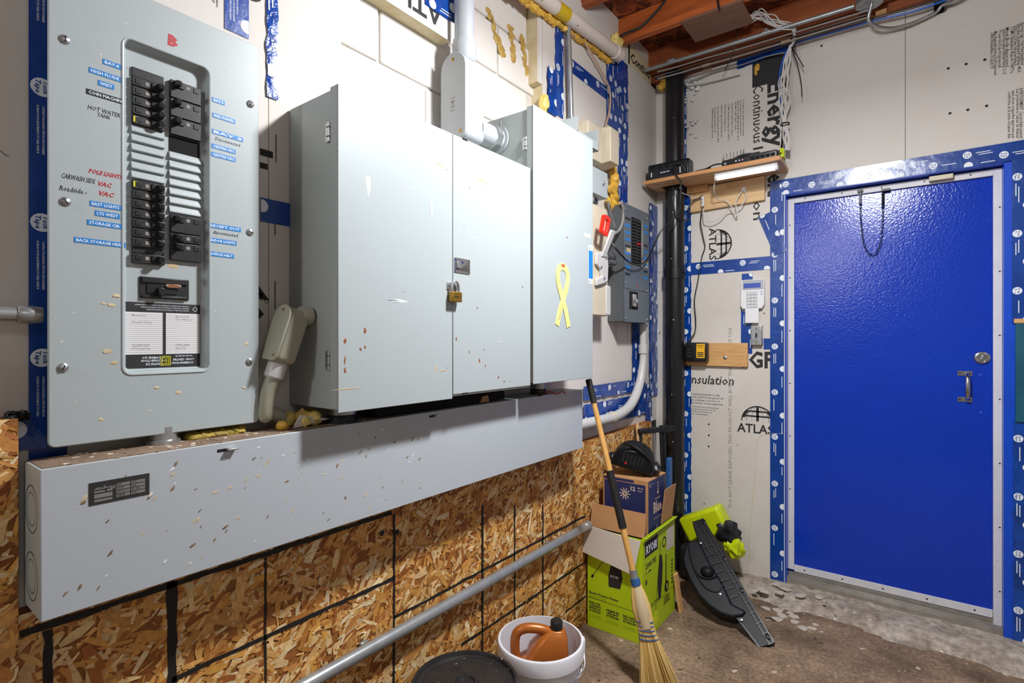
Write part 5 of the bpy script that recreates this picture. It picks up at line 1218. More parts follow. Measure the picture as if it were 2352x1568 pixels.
# ---- alarm keypad
a, b = PB(1700, 643, LB-.03), PB(1755, 708, LB-.03); m_ = (a.x+b.x)/2
kp = thing('alarm_keypad', 'white alarm keypad with blue screen and open flap', 'keypad', (m_, LB-.015, b.z))
w = b.x-a.x; h = a.z-b.z
poly = [(-w/2, 0.12*h), (-w*.42, .0), (w*.40, .0), (w/2, .14*h), (w*.5, h*.95), (w*.47, h), (-w*.44, h), (-w*.48, h*.95)]
MB().prism(poly, (m_, LB-.0015, b.z), X, Z, V((0, -.026, 0))).build('case', 'white_plastic', kp, bevel=.004)
MB().box((a.x+w*.10, LB-.0300, a.z-h*.34), (b.x-w*.03, LB-.0276, a.z-h*.02)).build('screen_bezel', 'light_grey', kp, bevel=.003)
MB().box((a.x+w*.15, LB-.0312, a.z-h*.29), (b.x-w*.14, LB-.0301, a.z-h*.13)).build('screen', 'lcd', kp)
kb = MB().box((a.x+w*.27, LB-.0285, b.z+h*.01), (a.x+w*.72, LB-.0276, b.z+h*.58)).build('key_field', 'light_grey', kp)
for r_ in range(5):
    for c_ in range(3):
        x = a.x+w*(.30+.145*c_); z = b.z+h*(.05+.108*r_)
        k_ = MB().box((x, LB-.0305, z), (x+w*.11, LB-.0286, z+h*.075)).build('key', 'white_plastic', kp, bevel=.0008)
        MB().text(('*0#', '789', '456', '123', 'SAB')[r_][c_], .0085, (x+w*.03, LB-.0307, z+.002), X, Z, bold=.02).build('key_digit', 'print_black', k_, smooth=False)
MB().text('PARADOX', .005, (a.x+w*.35, LB-.0302, a.z-h*.075), X, Z).build('maker_print', 'print_grey', kp, kind='stuff')
for z in (.55, .47): MB().box((b.x-w*.13, LB-.0283, b.z+h*z), (b.x-w*.08, LB-.0276, b.z+h*(z+.035))).build('indicator', 'lcd', kp)
f0, f1 = PB(1711, 708, LB-.035), PB(1741, 741, LB-.045)
MB().prism([(f0.x, 0), (f1.x, 0), (f1.x, f0.z-f1.z), (f0.x, f0.z-f1.z)], (0, LB-.028, f1.z), X, V((0, .0, 1)), V((0, -.003, 0))).build('open_flap', 'white_plastic', kp, bevel=.001)
# ---- metal switch plate
a, b = PB(1725, 747, LB-.02), PB(1751, 793, LB-.02)
sw_ = thing('switch_plate', 'worn metal box with toggle switch below the keypad', 'switch', ((a.x+b.x)/2, LB-.01, b.z))
MB().box((a.x, LB-.03, b.z), (b.x, LB-.0022, a.z)).build('box_shell', 'galvanised', sw_, bevel=.004)
xm_ = (a.x+b.x)/2; zm = (a.z+b.z)/2
MB().box((xm_-.004, LB-.0306, zm-.012), (xm_+.004, LB-.0301, zm+.012)).build('toggle_slot', 'dark_void', sw_)
MB().box((xm_-.003, LB-.04, zm-.009), (xm_+.003, LB-.0305, zm)).build('toggle', 'black_plastic', sw_, bevel=.001)
for z in (a.z-.018, b.z+.018): MB().lathe([(.005, 0), (.004, .0015), (0, .002)], (xm_, LB-.030, z), -Y, 10).build('screw', 'brass', sw_)
# ============================================================ ceiling services over the back wall
cy = 3.02
cc = thing('steel_conduit', 'long steel conduit strapped under the joists along the back wall', 'conduit', (.5, cy, 2.966))
pA, pB = PB(1468, 166, cy), PB(1962, 14, cy)
q = [pA, pB]; MB().cyl((pA.x, cy, pA.z), (pB.x, cy, pB.z), .0108, 14).build('pipe', 'emt', cc)
for px, py in ((1543, 139), (1760, 75)):
    p = PB(px, py, cy); MB().cyl(p+V((-.02, 0, 0)), p+V((.02, 0, 0)), .0135, 14).box((p.x-.008, cy-.012, p.z), (p.x+.008, cy+.012, 2.984)).build('coupling', 'emt', cc)
jp = PB(1985, 8, cy)
jb = thing('junction_box', 'round steel ceiling junction box at the conduit end', 'electrical box', (jp.x, cy, 2.95))
MB().lathe([(.052, 0), (.055, .002), (.055, .036)], (jp.x+.02, cy, 2.947), Z, 28).build('box_shell', 'galvanised', jb)
MB().lathe([(.056, 0), (.056, .0025)], (jp.x+.02, cy, 2.9435), Z, 28).build('cover_plate', 'galvanised', jb)
for s in (-.03, .03): MB().lathe([(.004, 0), (.003, .001), (0, .0015)], (jp.x+.02+s, cy, 2.9433), -Z, 8).build('screw', 'steel', jb)
# armoured cable from the box in a sagging loop
q = catmull([(jp.x+.03, cy, 2.945), PB(1995, 45, cy+.02), PB(2012, 60, 3.08), PB(2045, 65, 3.14), PB(2085, 57, 3.16), PB(2120, 43, 3.17), PB(2150, 28, 3.17), PB(2165, 12, 3.15), PB(2190, 3, 3.14), PB(2220, -14, 3.14)], 14)
tag(MB().tube(q, [.0082 if i % 2 else .0068 for i in range(len(q))], 10).build('armoured_cable', 'galvanised'), 'ribbed armoured cable sagging from the round junction box', 'cable')
p = PB(2157, 20, LB-.01); tag(MB().box((p.x-.02, LB-.045, p.z-.02), (p.x-.017, LB-.0008, p.z+.05)).box((p.x+.017, LB-.045, p.z-.02), (p.x+.020, LB-.0008, p.z+.05)).box((p.x-.02, LB-.004, p.z-.02), (p.x+.02, LB-.0008, p.z+.05)).build('cable_bracket', 'dark_steel'), 'dark metal bracket holding the armoured cable', 'bracket')
# blue and black cables along the wall top
def ceil_cable(label, pts, r, m, name='cable'): return tag(MB().tube(catmull([PB(*p) for p in pts], 8), r, 8).build(name, m), label, 'cable')
ceil_cable('blue cable running along the top of the back wall', [(2352, -70, 3.14), (2161, 4, 3.13), (2090, 28, 3.13), (2000, 50, 3.135), (1900, 78, 3.14), (1835, 97, 3.14), (1812, 110, 3.12), (1795, 150, 3.13), (1790, 190, 3.14), (1795, 240, 3.15), (1804, 300, 3.15), (1803, 345, 3.13)], .0048, 'cable_blue')
ceil_cable('black cable beside the blue one along the wall top', [(2352, -78, 3.13), (2161, -2, 3.12), (2000, 44, 3.125), (1900, 71, 3.13), (1838, 92, 3.13), (1760, 118, 3.13), (1640, 152, 3.12), (1560, 170, 3.10), (1505, 182, 3.06)], .0055, 'cable_black')
ceil_cable('thin grey cable along the lower wall top', [(1830, 115, 3.15), (1760, 130, 3.16), (1700, 150, 3.17), (1640, 165, 3.17), (1560, 195, 3.17), (1505, 176, 3.15)], .0034, 'cable_grey')
ceil_cable('thin grey cable sagging under the top plate', [(1700, 172, 3.185), (1650, 185, 3.18), (1600, 196, 3.17), (1575, 198, 3.16)], .003, 'cable_grey')
for i, (dz, m) in enumerate(((0, 'cable_grey'), (9, 'cable_black'), (16, 'cable_grey'))):
    ceil_cable(('grey cable clipped under the joist nearest the wall', 'black cable clipped in the middle under the joist', 'lower grey cable clipped under the joist')[i], [(2000, 22+dz, 3.06), (1900, 52+dz, 3.06), (1800, 82+dz, 3.06), (1700, 112+dz, 3.06), (1620, 134+dz, 3.05), (1560, 152+dz, 3.04), (1510, 165+dz, 3.0)], .0042, m)
ceil_cable('black cable draped across the near joist', [(1400, 99, 2.62), (1430, 80, 2.62), (1470, 62, 2.63), (1500, 35, 2.64), (1525, 5, 2.645), (1545, -30, 2.65)], .0065, 'cable_black')
ceil_cable('black tie end hanging from the conduit', [(1697, 60, 3.02), (1690, 95, 3.03), (1680, 130, 3.05), (1664, 163, 3.07)], .0026, 'cable_black')
ceil_cable('short black cable stub hanging past the plywood patch', [(1648, -10, 2.66), (1650, 10, 2.665), (1653, 24, 2.67)], .005, 'cable_black')
# bundle of white network cables dropping to the network box, tied together
rr = random.Random(17); cbp = PB(1803, 285, 3.115)
cbn = thing('cable_bundle', 'tied bundle of white network cables dropping from plywood patch to network box', 'cable', cbp)
def bcable(name, pts, r, m): return MB().tube(catmull([PB(*p) for p in pts], 8), r, 8).build(name, m, cbn)
for k in range(12):
    o = lambda s: rr.uniform(-s, s)
    st = (1722+o(2), 34+k*1.8, 2.90)
    mid = [(1742+o(10), 33+o(14), 2.93), (1768+o(12), 38+k*1.6+o(9), 2.98), (1796+o(8), 46+k*2+o(10), 3.02), (1822+o(4), 62+o(6)+k*.5, 3.05), (1823+o(3), 92+o(5), 3.09), (1816+o(3), 106, 3.10), (1806+o(9), 140+o(5), 3.12), (1800+o(13), 190+o(10), 3.12), (1800+o(16), 235+o(10), 3.12), (1803+o(4), 284, 3.13), (1806+o(8), 318, 3.12), (1808+o(8), 345, 3.10)]
    bcable('network_cable', [st]+mid, .0028, 'cable_white')
for (px, py) in ((1817, 105), (1803, 285)): MB().lathe([(.022, -.004), (.024, 0), (.022, .004)], PB(px, py, 3.115), Z, 16, cap=False).build('cable_tie', 'cable_black', cbn)
for e in ([(1819, 108, 3.09), (1832, 130, 3.09), (1846, 154, 3.10)], [(1818, 108, 3.09), (1832, 150, 3.09), (1840, 190, 3.10), (1842, 222, 3.10)]): bcable('tie_tail', e, .0024, 'cable_black')
bcable('black_cable', [(1816, 105, 3.12), (1812, 160, 3.14), (1803, 220, 3.15), (1800, 280, 3.15), (1797, 320, 3.14), (1794, 350, 3.10)], .0052, 'cable_black')
mb = MB(); mb.blob(PB(1739, 155, LB-.01), (.014, .01, .022), seed=3, amp=.5); mb.blob(PB(1736, 165, LB-.01), (.008, .008, .02), seed=5, amp=.5)
tag(mb.build('spray_foam', 'spray_foam'), 'yellow foam blob under the torn tape near the ceiling', 'foam')
# ============================================================ things standing on the floor in the corner
# ---- lime cardboard box, open, flaps spread
bx0, bx1, by0, by1, bz = .052, .33, 2.235, 2.63, .468
bxo = thing('cardboard_box', 'open lime green cardboard box with black tool pictures', 'box', ((bx0+bx1)/2, (by0+by1)/2, 0))
T = .004
fr = MB().box((bx0, by0, .001), (bx1, by0+T, bz)).build('front_panel', 'lime', bxo)
rp_ = MB().box((bx1-T, by0+T, .001), (bx1, by1, bz+.004)).build('side_panel', 'lime', bxo)
MB().box((bx0, by0+T, .001), (bx0+T, by1, bz)).build('side_panel', 'lime', bxo)
MB().box((bx0+T, by1-T, .001), (bx1-T, by1, bz)).build('rear_panel', 'cardboard', bxo)
MB().box((bx0+T, by0+T, .001), (bx1-T, by1-T, .006)).build('bottom_panel', 'cardboard', bxo)
# flaps: corrugated one standing at the front, white one folded down outside, brown one standing at the back, lime lip on the right
MB().obox(((bx0+bx1)/2, by0+T+.030, bz+.052), V(((bx1-bx0)/2-.002, 0, 0)), V((0, .012, .052)), V((0, .002, -.0005))).build('front_flap', 'cardboard', bxo)
cg2 = MB()
for k in range(46):
    x = bx0+.006+(bx1-bx0-.012)*k/45
    cg2.obox((x, by0+T+.0275, bz+.052), V((.0016, 0, 0)), V((0, .0118, .051)), V((0, .0012, -.0003)))
cg2.build('corrugation', 'cardboard', bxo, kind='stuff')
ff = MB().prism([(-.012, .006), (.272, -.010), (.245, -.165), (-.020, -.122)], (bx0, by0-.004, bz+.006), X, V((0, .10, 1)), V((0, -.004, 0))).build('folded_flap', 'cardboard_pale', bxo, bevel=.001)
MB().obox((bx1-.004, by1-.075, bz+.085), V((0, .072, 0)), V((.010, 0, .085)), V((.002, 0, 0))).build('rear_flap', 'cardboard', bxo)
MB().obox((bx1+.006, (by0+by1)/2, bz-.004), V((0, (by1-by0)/2, 0)), V((.006, 0, .010)), V((.002, 0, -.001))).build('side_flap', 'lime', bxo)
# printing on the box
pf = MB(); y_ = by0-.0006; w = bx1-bx0
def tf(s, h, fx, fz, fit=None, bold=.03, mb=pf): mb.text(s, h, (bx0+w*fx, y_, fz), X, Z, bold=bold, fit=fit)
tf('Electric Pressure Washer', .015, .03, .158, w*.55); 
for k, s in enumerate(('Nettoyeur haute pression electrique', 'Lavadora a presion electrica')): tf(s, .006, .03, .148-.008*k, w*.32, 0)
pf.box((bx0+.002, y_, .137), (bx1-.002, y_+.0004, .1385))
for (fx, ls) in ((.03, ('IDEAL FOR', 'CLEANING', 'DRIVEWAYS', '& DECKS')), (.36, ('PREMIUM', 'UPRIGHT', 'STORAGE')), (.66, ('EASY CLEAN', 'WITH SOAP', 'STORAGE'))):
    for k, s in enumerate(ls): tf(s, .0125, fx, .112-.0125*k-(.012 if fx > .1 else 0), w*.22, .04)
    for k in range(3): tf('for use on vehicles and patios', .004, fx, .058-.006*k, w*.22, 0)
a, b = V((bx0+w*.32, y_, .335)), V((bx0+w*.08, y_, .235)); d = (b-a); n_ = V((-d.z, 0, d.x)).normalized()*.0014
pf.quad(a+n_, a-n_, b-n_, b+n_); n2 = n_*4; e = b-d*.13; pf.quad(e+n2, e-n2, b-n2, b+n2)
pf.poly([(.0, .0), (.058, .004), (.070, .055), (.062, .10), (.012, .105), (-.002, .05)], (bx0+w*.40, y_, .215), X, Z)
pf.build('front_print', 'print_black', fr, smooth=False, kind='stuff')
wf = MB(); wf.text('RYOBI', .016, (bx0+w*.43, y_-.0004, .262), X, Z, bold=.02, fit=.04); wf.build('front_logo', 'print_white', fr, smooth=False)
pr_ = MB(); x_ = bx1+.0006; dd = by1-by0
def ts_(s, h, fy, z, fit, bold=.03): pr_.text(s, h, (x_, by0+dd*fy, z), Y, Z, bold=bold, fit=fit)
pr_.box((bx1+.0002, by0+dd*.06, .378), (x_, by0+dd*.44, .448))
ts_('2000 PSI', .034, .08, .325, dd*.30); ts_('1.2 GPM', .014, .08, .300, dd*.16, .02); ts_('1', .03, .08, .255, dd*.04, .05)
pr_.poly([(.0, -.005), (.028, .0), (.044, .07), (.052, .15), (.040, .20), (.014, .205), (.0, .15), (-.010, .06)], (x_, by0+dd*.46, .135), Y, Z)
pr_.poly([(.0, 0), (.006, 0), (-.058, -.30), (-.062, -.30)], (x_, by0+dd*.52, .40), Y, Z)
pr_.poly([(.03, .0), (.045, .0), (.045, .18), (.036, .18)], (x_, by0+dd*.60, .14), Y, Z)
pr_.annulus((x_, by0+dd*.72, .160), Y, Z, .015, .027, 18); pr_.annulus((x_, by0+dd*.64, .385), Y, Z, .018, .026, 14)
pr_.box((bx1+.0002, by0+.004, .128), (x_, by1-.004, .1295))
ts_('Electric Pressure Washer', .012, .05, .138, dd*.42)
for k in range(3): ts_(('POWERFUL', 'CLEANING', 'ANYWHERE')[k], .013, .62, .108-.014*k, dd*.2, .04); ts_('telescoping handle', .006, .04, .05-.012*k, dd*.2)
for k in range(7): pr_.box((bx1+.0002, by0+dd*.88, .15+.018*k), (x_, by0+dd*.92, .16+.018*k))
pr_.build('side_print', 'print_black', rp_, smooth=False, kind='stuff')
wl_ = MB(); wl_.text('RYOBI', .052, (x_+.0004, by0+dd*.09, .392), Y, Z, bold=.03, shear=.1, fit=dd*.32); wl_.build('side_logo', 'print_white', rp_, smooth=False, label='white maker lettering on black')
MB().box((bx1+.0004, by0+dd*.72, .33), (bx1+.001, by0+dd*.96, .435)).build('paper_sticker', 'cardboard_pale', rp_)
mb = MB(); mb.blob((bx1+.001, by0+dd*.38, .055), (.002, .035, .04), seed=3, amp=.8); mb.build('torn_patch', 'lime_bag', rp_)
# ---- navy beer carton in the open box
nv0, nv1, nw0, nw1, nz0, nz1 = .082, .312, 2.335, 2.555, .30, .705
nv = thing('beer_carton', 'navy beer carton standing in the lime cardboard box', 'box', ((nv0+nv1)/2, (nw0+nw1)/2, .006))
MB().box((nv0, nw0, .0065), (nv1, nw1, nz1)).build('carton', 'cardboard', nv, bevel=.001)
MB().box((nv0+.008, nw0-.0006, nz0), (nv1-.012, nw0-.0001, nz1-.022)).build('front_field', 'navy', nv)
MB().box((nv0+.004, nw0-.0006, nz1-.018), (nv0+.16, nw0-.0001, nz1-.006)).build('top_band', 'navy', nv)
MB().box((nv1+.0001, nw0+.006, nz0), (nv1+.0006, nw1-.008, nz1-.006)).build('side_field', 'navy', nv)
pc = MB(); pc.text('12', .028, (nv1-.085, nw0-.001, nz1-.055), X, Z, bold=.03); pc.text('341 ml', .010, (nv1-.050, nw0-.001, nz1-.042), X, Z, bold=.02); pc.text('bottles', .008, (nv1-.050, nw0-.001, nz1-.054), X, Z, bold=.02)
for k in range(5): pc.obox((nv0+.115, nw0-.001, nz1-.075), V((.028*math.cos(k*.6), 0, .028*math.sin(k*.6))), V((-math.sin(k*.6), 0, math.cos(k*.6)))*.002, V((0, .0001, 0)))
q0 = nw0+.03
pc.text('12', .022, (nv1+.001, q0-.012, nz1-.032), Y, Z, bold=.02); pc.text('341', .010, (nv1+.001, q0+.018, nz1-.025), Y, Z, bold=.02)
pc.text('Blue', .075, (nv1+.001, q0+.035, nz1-.165), Y, Z, bold=.025, fit=.10); pc.text('Labatt', .018, (nv1+.001, q0+.055, nz1-.105), Y, Z, fit=.06)
pc.text('THE WORLD PILSENER', .008, (nv1+.001, q0+.035, nz1-.195), Y, Z, fit=.10); pc.text('JL', .028, (nv1+.001, q0+.06, nz1-.245), Y, Z, shear=.5)
for k in range(4): pc.poly([(0, 0), (.012-.002*k, .012), (0, .03), (-.012+.002*k, .012)], (nv1+.001, q0+.088, nz1-.085+.012*k), Y, Z)
pc.build('carton_print', 'print_cream', nv, smooth=False, kind='stuff')
# ---- black finned blower housing on top
Mh = Matrix.Translation((.185, 2.44, .735)) @ Matrix.Rotation(math.radians(20), 4, 'Z') @ Matrix.Rotation(math.radians(14), 4, 'Y')
bh = thing('blower_housing', 'black finned plastic blower housing on the navy beer carton', 'machine part', (.185, 2.44, .706))
def arch(w, h, n=14, z0=0): return [(-w, z0)]+[(w*math.cos(math.pi-math.pi*k/n), z0+.03+h*math.sin(math.pi*k/n)) for k in range(n+1)]+[(w, z0)]
MB(Mh).prism(arch(.095, .085), (0, -.075, 0), X, Z, Y*.15).build('housing', 'charcoal_plastic', bh, bevel=.006)
rbm = MB(Mh)
for k in range(8):
    yk = -.07+k*.018; A = arch(.099, .090); 
    rbm.prism(A, (0, yk, 0), X, Z, Y*.006)
rbm.build('fin', 'black_plastic', bh, kind='stuff')
MB(Mh).prism(arch(.075, .062), (0, -.086, .006), X, Z, Y*.012).build('front_shell', 'charcoal_plastic', bh, bevel=.008)
sl = MB(Mh)
for k in range(6): sl.box((-.05+k*.018, -.0875, .03), (-.042+k*.018, -.0855, .075))
sl.build('vent_slot', 'black_matte', bh, kind='stuff')
MB(Mh).tube(catmull([(.10, -.06, .0), (.085, -.07, .06), (.04, -.09, .10), (-.02, -.08, .118), (-.06, .0, .105)], 6), .007, 8).build('strap', 'black_matte', bh)
MB(Mh).blob((.105, -.02, .035), (.03, .05, .03), seed=5, amp=.3).build('end_boss', 'black_plastic', bh)
MB(Mh).blob((-.10, -.03, .03), (.025, .03, .022), seed=6, amp=.3).build('side_boss', 'black_plastic', bh)
MB(Mh).lathe([(.006, 0), (.006, .002)], (-.03, -.0862, .03), -Y, 12).build('red_sticker', 'marker_red', bh)
# ---- black folding stool frame and white stick behind
fs_ = thing('folding_frame', 'black folding frame with strap standing behind the lime box', 'stand', (.15, 2.8, 0))
a, b = V((.085, 2.745, .855)), V((.205, 2.955, .86)); dn = V((.0, .0, -1))
MB().obox((a+b)/2, (b-a)/2, V((0, 0, .014)), V((.012, -.008, 0))).build('top_bar', 'black_plastic', fs_, bevel=.005)
MB().obox(a.lerp(b, .72), (b-a)*.10, V((0, 0, .020)), V((.016, -.010, 0))).build('clamp', 'black_matte', fs_, bevel=.004)
for t, m in ((.06, 'dark_steel'), (.42, 'steel'), (.62, 'black_plastic'), (.70, 'black_plastic')):
    p = a.lerp(b, t); MB().cyl(p+V((0, 0, -.01)), (p.x+.04*(t-.3)+.02, p.y-.02+.05*t, 0.002), .009, 12).build('leg', m, fs_)
p = a.lerp(b, .75); MB().box((p.x+.01, p.y-.02, .45), (p.x+.035, p.y+.02, .70)).build('blue_leg_cover', 'blue_band', fs_, bevel=.005)
tag(MB().cyl((.066, 2.765, .90), (.19, 2.70, .002), .0095, 12).build('wooden_stick', 'pine_pale'), 'pale wooden stick leaning in front of the black folding frame', 'stick')
# ---- straw broom leaning on the wireway
B0, B1 = V((.192, 1.992, 1.192)), V((.525, 1.955, .02)); bd_ = (B1-B0).normalized(); BL = (B1-B0).length
br = thing('broom', 'straw broom with wooden handle leaning against the wireway', 'broom', (B1.x, B1.y, 0))
def bt(py): # point of the handle at photo row py
    lo, hi = 0.0, 1.0
    for _ in range(40):
        m = (lo+hi)/2; p = B0.lerp(B1, m)-CAM; y = 780-p.z/p.dot(FW)*FPX
        if y < py: lo = m
        else: hi = m
    return B0.lerp(B1, lo)
k0, k1, k2, k3, k4 = bt(925), bt(1080), bt(1212), bt(1320), bt(1338)
MB().cyl(B0, k0, .0135, 16).build('top_grip', 'black_matte', br)
MB().cyl(k0, k1, .0105, 16, .0125).build('handle', 'handle_wood', br)
MB().cyl(k1, k2, .0158, 16).build('middle_grip', 'black_matte', br)
MB().cyl(k2, k3, .0125, 16, .0115).build('handle', 'handle_wood', br)
MB().cyl(k3-bd_*.02, k3+bd_*.012, .0150, 16).build('neck_wire', 'galvanised', br)
MB().cyl(k3+bd_*.012, k4+bd_*.008, .0185, 16).build('neck_band', 'blue_band', br)
st_ = MB(); st_.tint = []; rr = random.Random(3)
ua = bd_.cross(FW).normalized(); wa = bd_.cross(ua).normalized()
L0 = (B1-k4).length
prof = lambda t: .016+.020*math.sin(min(1, t/.28)*math.pi/2)*(1 if t < .28 else 1)-.010*max(0, min(1, (t-.28)/.2))+.055*max(0, t-.42)/.58
pal = ['d8b870', 'cfa85c', 'e2c88a', 'b88f48', 'c8a258', 'a07a3a']
for k in range(520):
    a = rr.uniform(0, 2*math.pi); q = math.sqrt(rr.uniform(.35, 1)); pts = []; rad = []
    end = rr.uniform(.86, 1.03)
    for i in range(9):
        t = end*i/8; w_ = prof(t)*q
        pts.append(k4+bd_*(L0*t)+ua*(w_*math.cos(a))+wa*(w_*math.sin(a)*.55)+V((0, 0, 0))); rad.append(.0019*(1-.55*i/8))
    for p in pts: p.z = max(p.z, .002)
    n0 = len(st_.f); st_.tube(pts, rad, 4); c = lin(rr.choice(pal)); st_.tint += [c]*(len(st_.f)-n0)
st_.build('straw', 'straw', br, kind='stuff')
co = MB(); co.tube([k4+bd_*(L0*t) for t in (0, .1, .2, .3, .42)], [prof(t)*.8 for t in (0, .1, .2, .3, .42)], 14); co.build('straw_core', 'tan_smear', br)
for t in (.36, .40, .44, .48, .52):
    c = k4+bd_*(L0*t); r_ = prof(t)*1.03; MB().tube([c+ua*(r_*math.cos(k*.3927))+wa*(r_*.62*math.sin(k*.3927))+bd_*(.008*math.cos(k*.3927)) for k in range(17)], .0022, 6, cap=False).build('stitching', 'blue_band', br)
# ---- black moulded machine guard leaning by the back wall
P0, P1 = V((.755, 2.544, .004)), V((.36, 2.945, .40))
al = (P1-P0).normalized(); vw = (CAM-P0).normalized(); sd_ = al.cross(vw).normalized(); nn = sd_.cross(al).normalized()
if nn.dot(vw) < 0: nn = -nn
nn = (nn+V((0, 0, .25))).normalized(); nn = (nn-al*nn.dot(al)).normalized(); sd_ = nn.cross(al)
def G(u, v, e=0.0):
    d = ray(1300+u/3.086, 1060+v/3.086); t = (P0-CAM).dot(nn)/d.dot(nn); p = CAM+d*t; return p+nn*e
g2 = lambda L: [((G(u, v)-P0).dot(sd_), (G(u, v)-P0).dot(al)) for u, v in L]
gd = thing('machine_guard', 'black moulded plastic guard leaning on the wall by the lime box', 'machine part', (.6, 2.75, 0))
strip_ = g2([(893, 425), (975, 397), (1483, 1285), (1370, 1322), (1215, 1110), (1120, 960), (960, 640)])
dep = -nn*.030
bulge = g2([(880, 560), (945, 560), (1010, 700), (1110, 860), (1180, 1010), (1285, 1065), (1255, 1100), (1180, 1112), (1090, 1085), (1010, 1030), (940, 960), (880, 860), (835, 760), (822, 690), (840, 600)])
MB().prism(strip_, P0, sd_, al, dep*.6).build('rib_plate', 'charcoal_plastic', gd, bevel=.004)
MB().prism(bulge, P0+nn*.012, sd_, al, dep*2.6).build('shell', 'charcoal_plastic', gd, bevel=.014, seg=4)
def ridge(u0, v0, u1, v1, w=.0035, h=.006, e=.0): 
    a, b = G(u0, v0, e), G(u1, v1, e); d = (b-a)/2; MB().obox((a+b)/2+nn*h/2, d, nn.cross(d).normalized()*w, nn*h/2).build('rib', 'black_plastic', gd)
ridge(962, 405, 1472, 1280); ridge(935, 412, 1440, 1292, .0025); ridge(898, 428, 1030, 660); ridge(1215, 1110, 1372, 1318)
for k in range(13):
    t = k/12; u, v = 935+505*t, 420+870*t; ridge(u-6, v+8, u+34, v-10, .0022, .005)
for k in range(7):
    t = k/6; ridge(965+180*t, 615+360*t, 1050+170*t, 590+360*t, .0025, .005)
for (u, v) in ((978, 430), (1125, 688), (1245, 912), (1430, 1242)): MB().lathe([(.011, 0), (.011, .004), (.006, .005), (.006, .002), (0, .002)], G(u, v, .004), nn, 16).build('bolt_boss', 'charcoal_plastic', gd)
for (u, v) in ((958, 585), (1095, 945), (1245, 1128)): MB().lathe([(.006, 0), (.006, .003), (0, .004)], G(u, v, .013), nn, 12).build('screw', 'steel', gd)
q = catmull([G(u, v, .016) for u, v in ((905, 745), (935, 800), (975, 832), (1025, 838), (1072, 822))], 6); MB().tube(q, .0055, 8).build('grip_lip', 'charcoal_plastic', gd)
MB(Matrix.Translation(G(1005, 790, .012))).blob((0, 0, 0), (.034, .030, .028), seed=2, amp=.12, sub=3).build('grip_bump', 'charcoal_plastic', gd)
q = catmull([G(u, v, .014) for u, v in ((870, 600), (885, 690), (925, 800), (990, 900), (1075, 930), (1115, 880))], 6); MB().tube(q, .004, 8).build('shell_ridge', 'charcoal_plastic', gd)
q = G(1132, 950, .004); MB().text('07-0', .012, q, sd_, al).build('moulded_mark', 'print_white', gd, smooth=False)
# ---- lime and black bag of tool plastic behind
c = PB(1615, 1205, 3.02)
lg = thing('tool_bag', 'crumpled lime and black tool bag behind the black guard', 'bag', (c.x, 3.05, 0))
Mb = Matrix.Translation((c.x+.01, 3.06, c.z-.01)) @ Matrix.Rotation(math.radians(-28), 4, 'Y')
bm_ = MB(Mb); bm_.box((-.13, -.05, -.06), (.12, .06, .085)); bm_.build('bag_top', 'lime_bag', lg, bevel=.02, seg=3)
MB(Mb).blob((.10, -.02, -.06), (.06, .05, .07), seed=4, amp=.4, sub=3).build('black_panel', 'black_plastic', lg)
MB(Mb).blob((.095, -.03, -.14), (.05, .045, .06), seed=8, amp=.4, sub=3).build('lower_patch', 'lime_bag', lg)
MB(Mb).box((-.11, -.056, -.11), (-.03, .04, -.058)).build('dark_band', 'black_plastic', lg, bevel=.012)
MB().box((c.x-.13, 2.98, .001), (c.x+.05, 3.12, c.z-.13)).build('bag_body', 'black_matte', lg, bevel=.03, seg=3)
tag(MB().obox((.352, 2.62, .095), V((.012, .006, -.094)), V((.006, 0, .0008)), V((0, .018, .001))).build('wood_offcut', 'pine'), 'narrow wood offcut leaning on the lime box rear corner', 'offcut')
# ---- white pail with orange oil jug
wc = V((.245, 1.553, 0)); wr_ = .149; wh = .31
pa = thing('pail', 'white plastic pail holding an orange jug', 'pail', wc)
MB().lathe([(.118, .002), (.146, wh-.02), (.146, wh), (.142, wh), (.140, wh-.02), (.114, .008), (0, .008)], wc, Z, 48).build('pail_body', 'bucket_white', pa)
MB().lathe([(.145, wh-.055), (.152, wh-.05), (.153, wh-.006), (.150, wh), (.142, wh+.001)], wc, Z, 48, cap=False).build('rim', 'bucket_white', pa)
MB().lathe([(.140, wh-.10), (.147, wh-.098), (.147, wh-.092), (.141, wh-.09)], wc, Z, 48, cap=False).build('lower_ring', 'bucket_white', pa)
e = wc+RT*.150+V((0, 0, wh-.03)); MB().obox(e, RT*.006, FW*.014, Z*.03).build('handle_ear', 'bucket_white', pa, bevel=.004)
q = catmull([wc+RT*.152+V((0, 0, wh-.035)), wc+RT*.135-FW*.075+V((0, 0, wh-.075)), wc-FW*.158+V((0, 0, wh-.10)), wc-RT*.135-FW*.075+V((0, 0, wh-.075)), wc-RT*.152+V((0, 0, wh-.035))], 8); MB().tube(q, .0025, 6).build('bail', 'steel', pa)
jc = wc+V((0, 0, .010))+FW*.02; ju, jw = RT, FW
jg = thing('oil_jug', 'orange plastic oil jug with black cap standing in the white pail', 'jug', jc)
def jl(z, u0, u1, d, r=.018): return [jc+ju*a*1.08+jw*b+Z*z for a, b in rrect(u0, u1, -d, d, min(r, d*.9, (u1-u0)*.45), 4)]
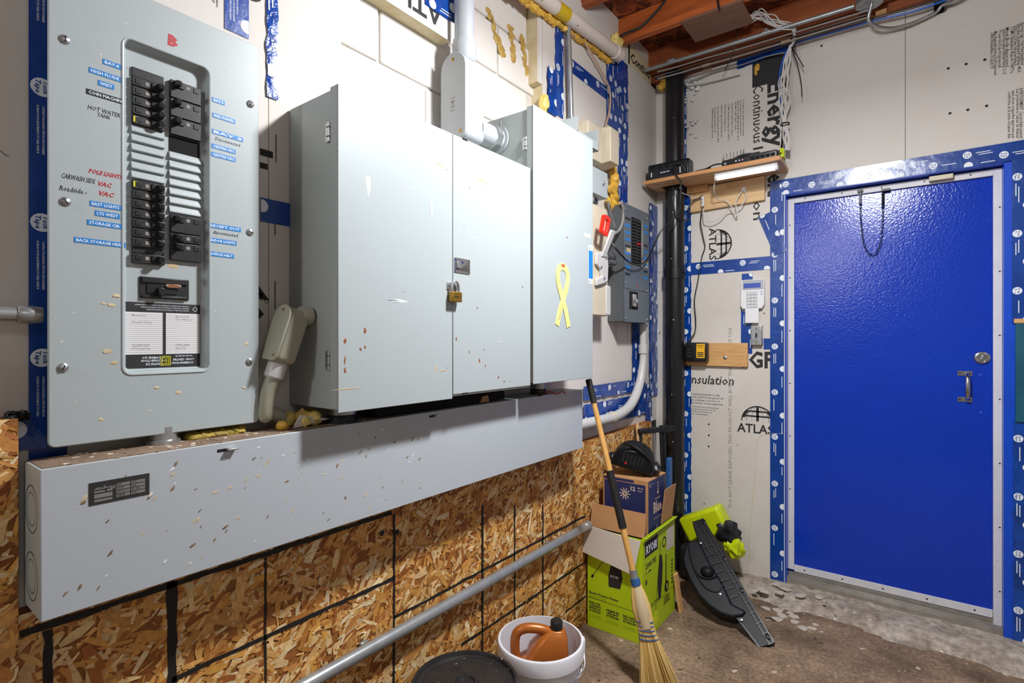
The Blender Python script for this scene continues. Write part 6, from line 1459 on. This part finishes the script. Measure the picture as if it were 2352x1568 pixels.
MB().loops([jl(0, -.085, .085, .045), jl(.02, -.09, .09, .05), jl(.20, -.09, .09, .05), jl(.225, -.045, .09, .05), jl(.255, -.035, .09, .048), jl(.300, .0, .088, .036), jl(.322, .030, .080, .024)]).build('jug_body', 'jug_orange', jg, bevel=.004, ang=60)
q = catmull([jc+ju*-.078+Z*.16, jc+ju*-.090+Z*.24, jc+ju*-.086+Z*.300, jc+ju*-.055+Z*.322, jc+ju*.0+Z*.320, jc+ju*.045+Z*.304], 7); MB().tube(q, .0170, 14).build('handle', 'jug_orange', jg)
MB().lathe([(.020, 0), (.022, .002), (.022, .026), (.019, .030), (0, .030)], jc+ju*.058+Z*.322, Z, 24).build('cap', 'black_plastic', jg)
o = jc-jw*.0508+Z*.205
jlb = MB().obox(o+ju*.025-jw*-.0, ju*.062, Z*.030, jw*.0008).build('label', 'print_black', jg)
o2 = o-jw*.0015-ju*.03
MB().text('MOTO', .008, o2+Z*.018, ju, Z, bold=.02).text('TO FINYRON', .014, o2+Z*.003, ju, Z, bold=.03, fit=.085).text('PERFORMANCE', .012, o2-Z*.014, ju, Z, bold=.03, fit=.095).build('label_print', 'print_cream', jlb, smooth=False, kind='stuff')
# ---- black pail with a dirty lid
kc = V((.275, 1.125, 0)); kh = .384
bk = thing('lidded_pail', 'black pail with a dusty black lid in front of the strand board', 'pail', kc)
MB().lathe([(.125, .002), (.143, kh-.03), (.143, kh-.022)], kc, Z, 48).build('pail_body', 'bin_black', bk)
MB().lathe([(.146, kh-.05), (.154, kh-.046), (.155, kh-.004), (.151, kh+.004), (.143, kh+.004), (.139, kh-.006), (.134, kh-.008), (.120, kh-.006), (.118, kh-.003), (.040, kh-.003), (.037, kh+.003), (.029, kh+.003), (.026, kh-.003), (0, kh-.003)], kc, Z, 56).build('lid', 'bin_black', bk)
for k in range(14):
    a = k*2*math.pi/14; d = V((math.cos(a), math.sin(a), 0)); MB().obox(kc+d*.1555+Z*(kh-.025), d*.003, V((-d.y, d.x, 0))*.010, Z*.016).build('lid_tab', 'bin_black', bk, bevel=.002)
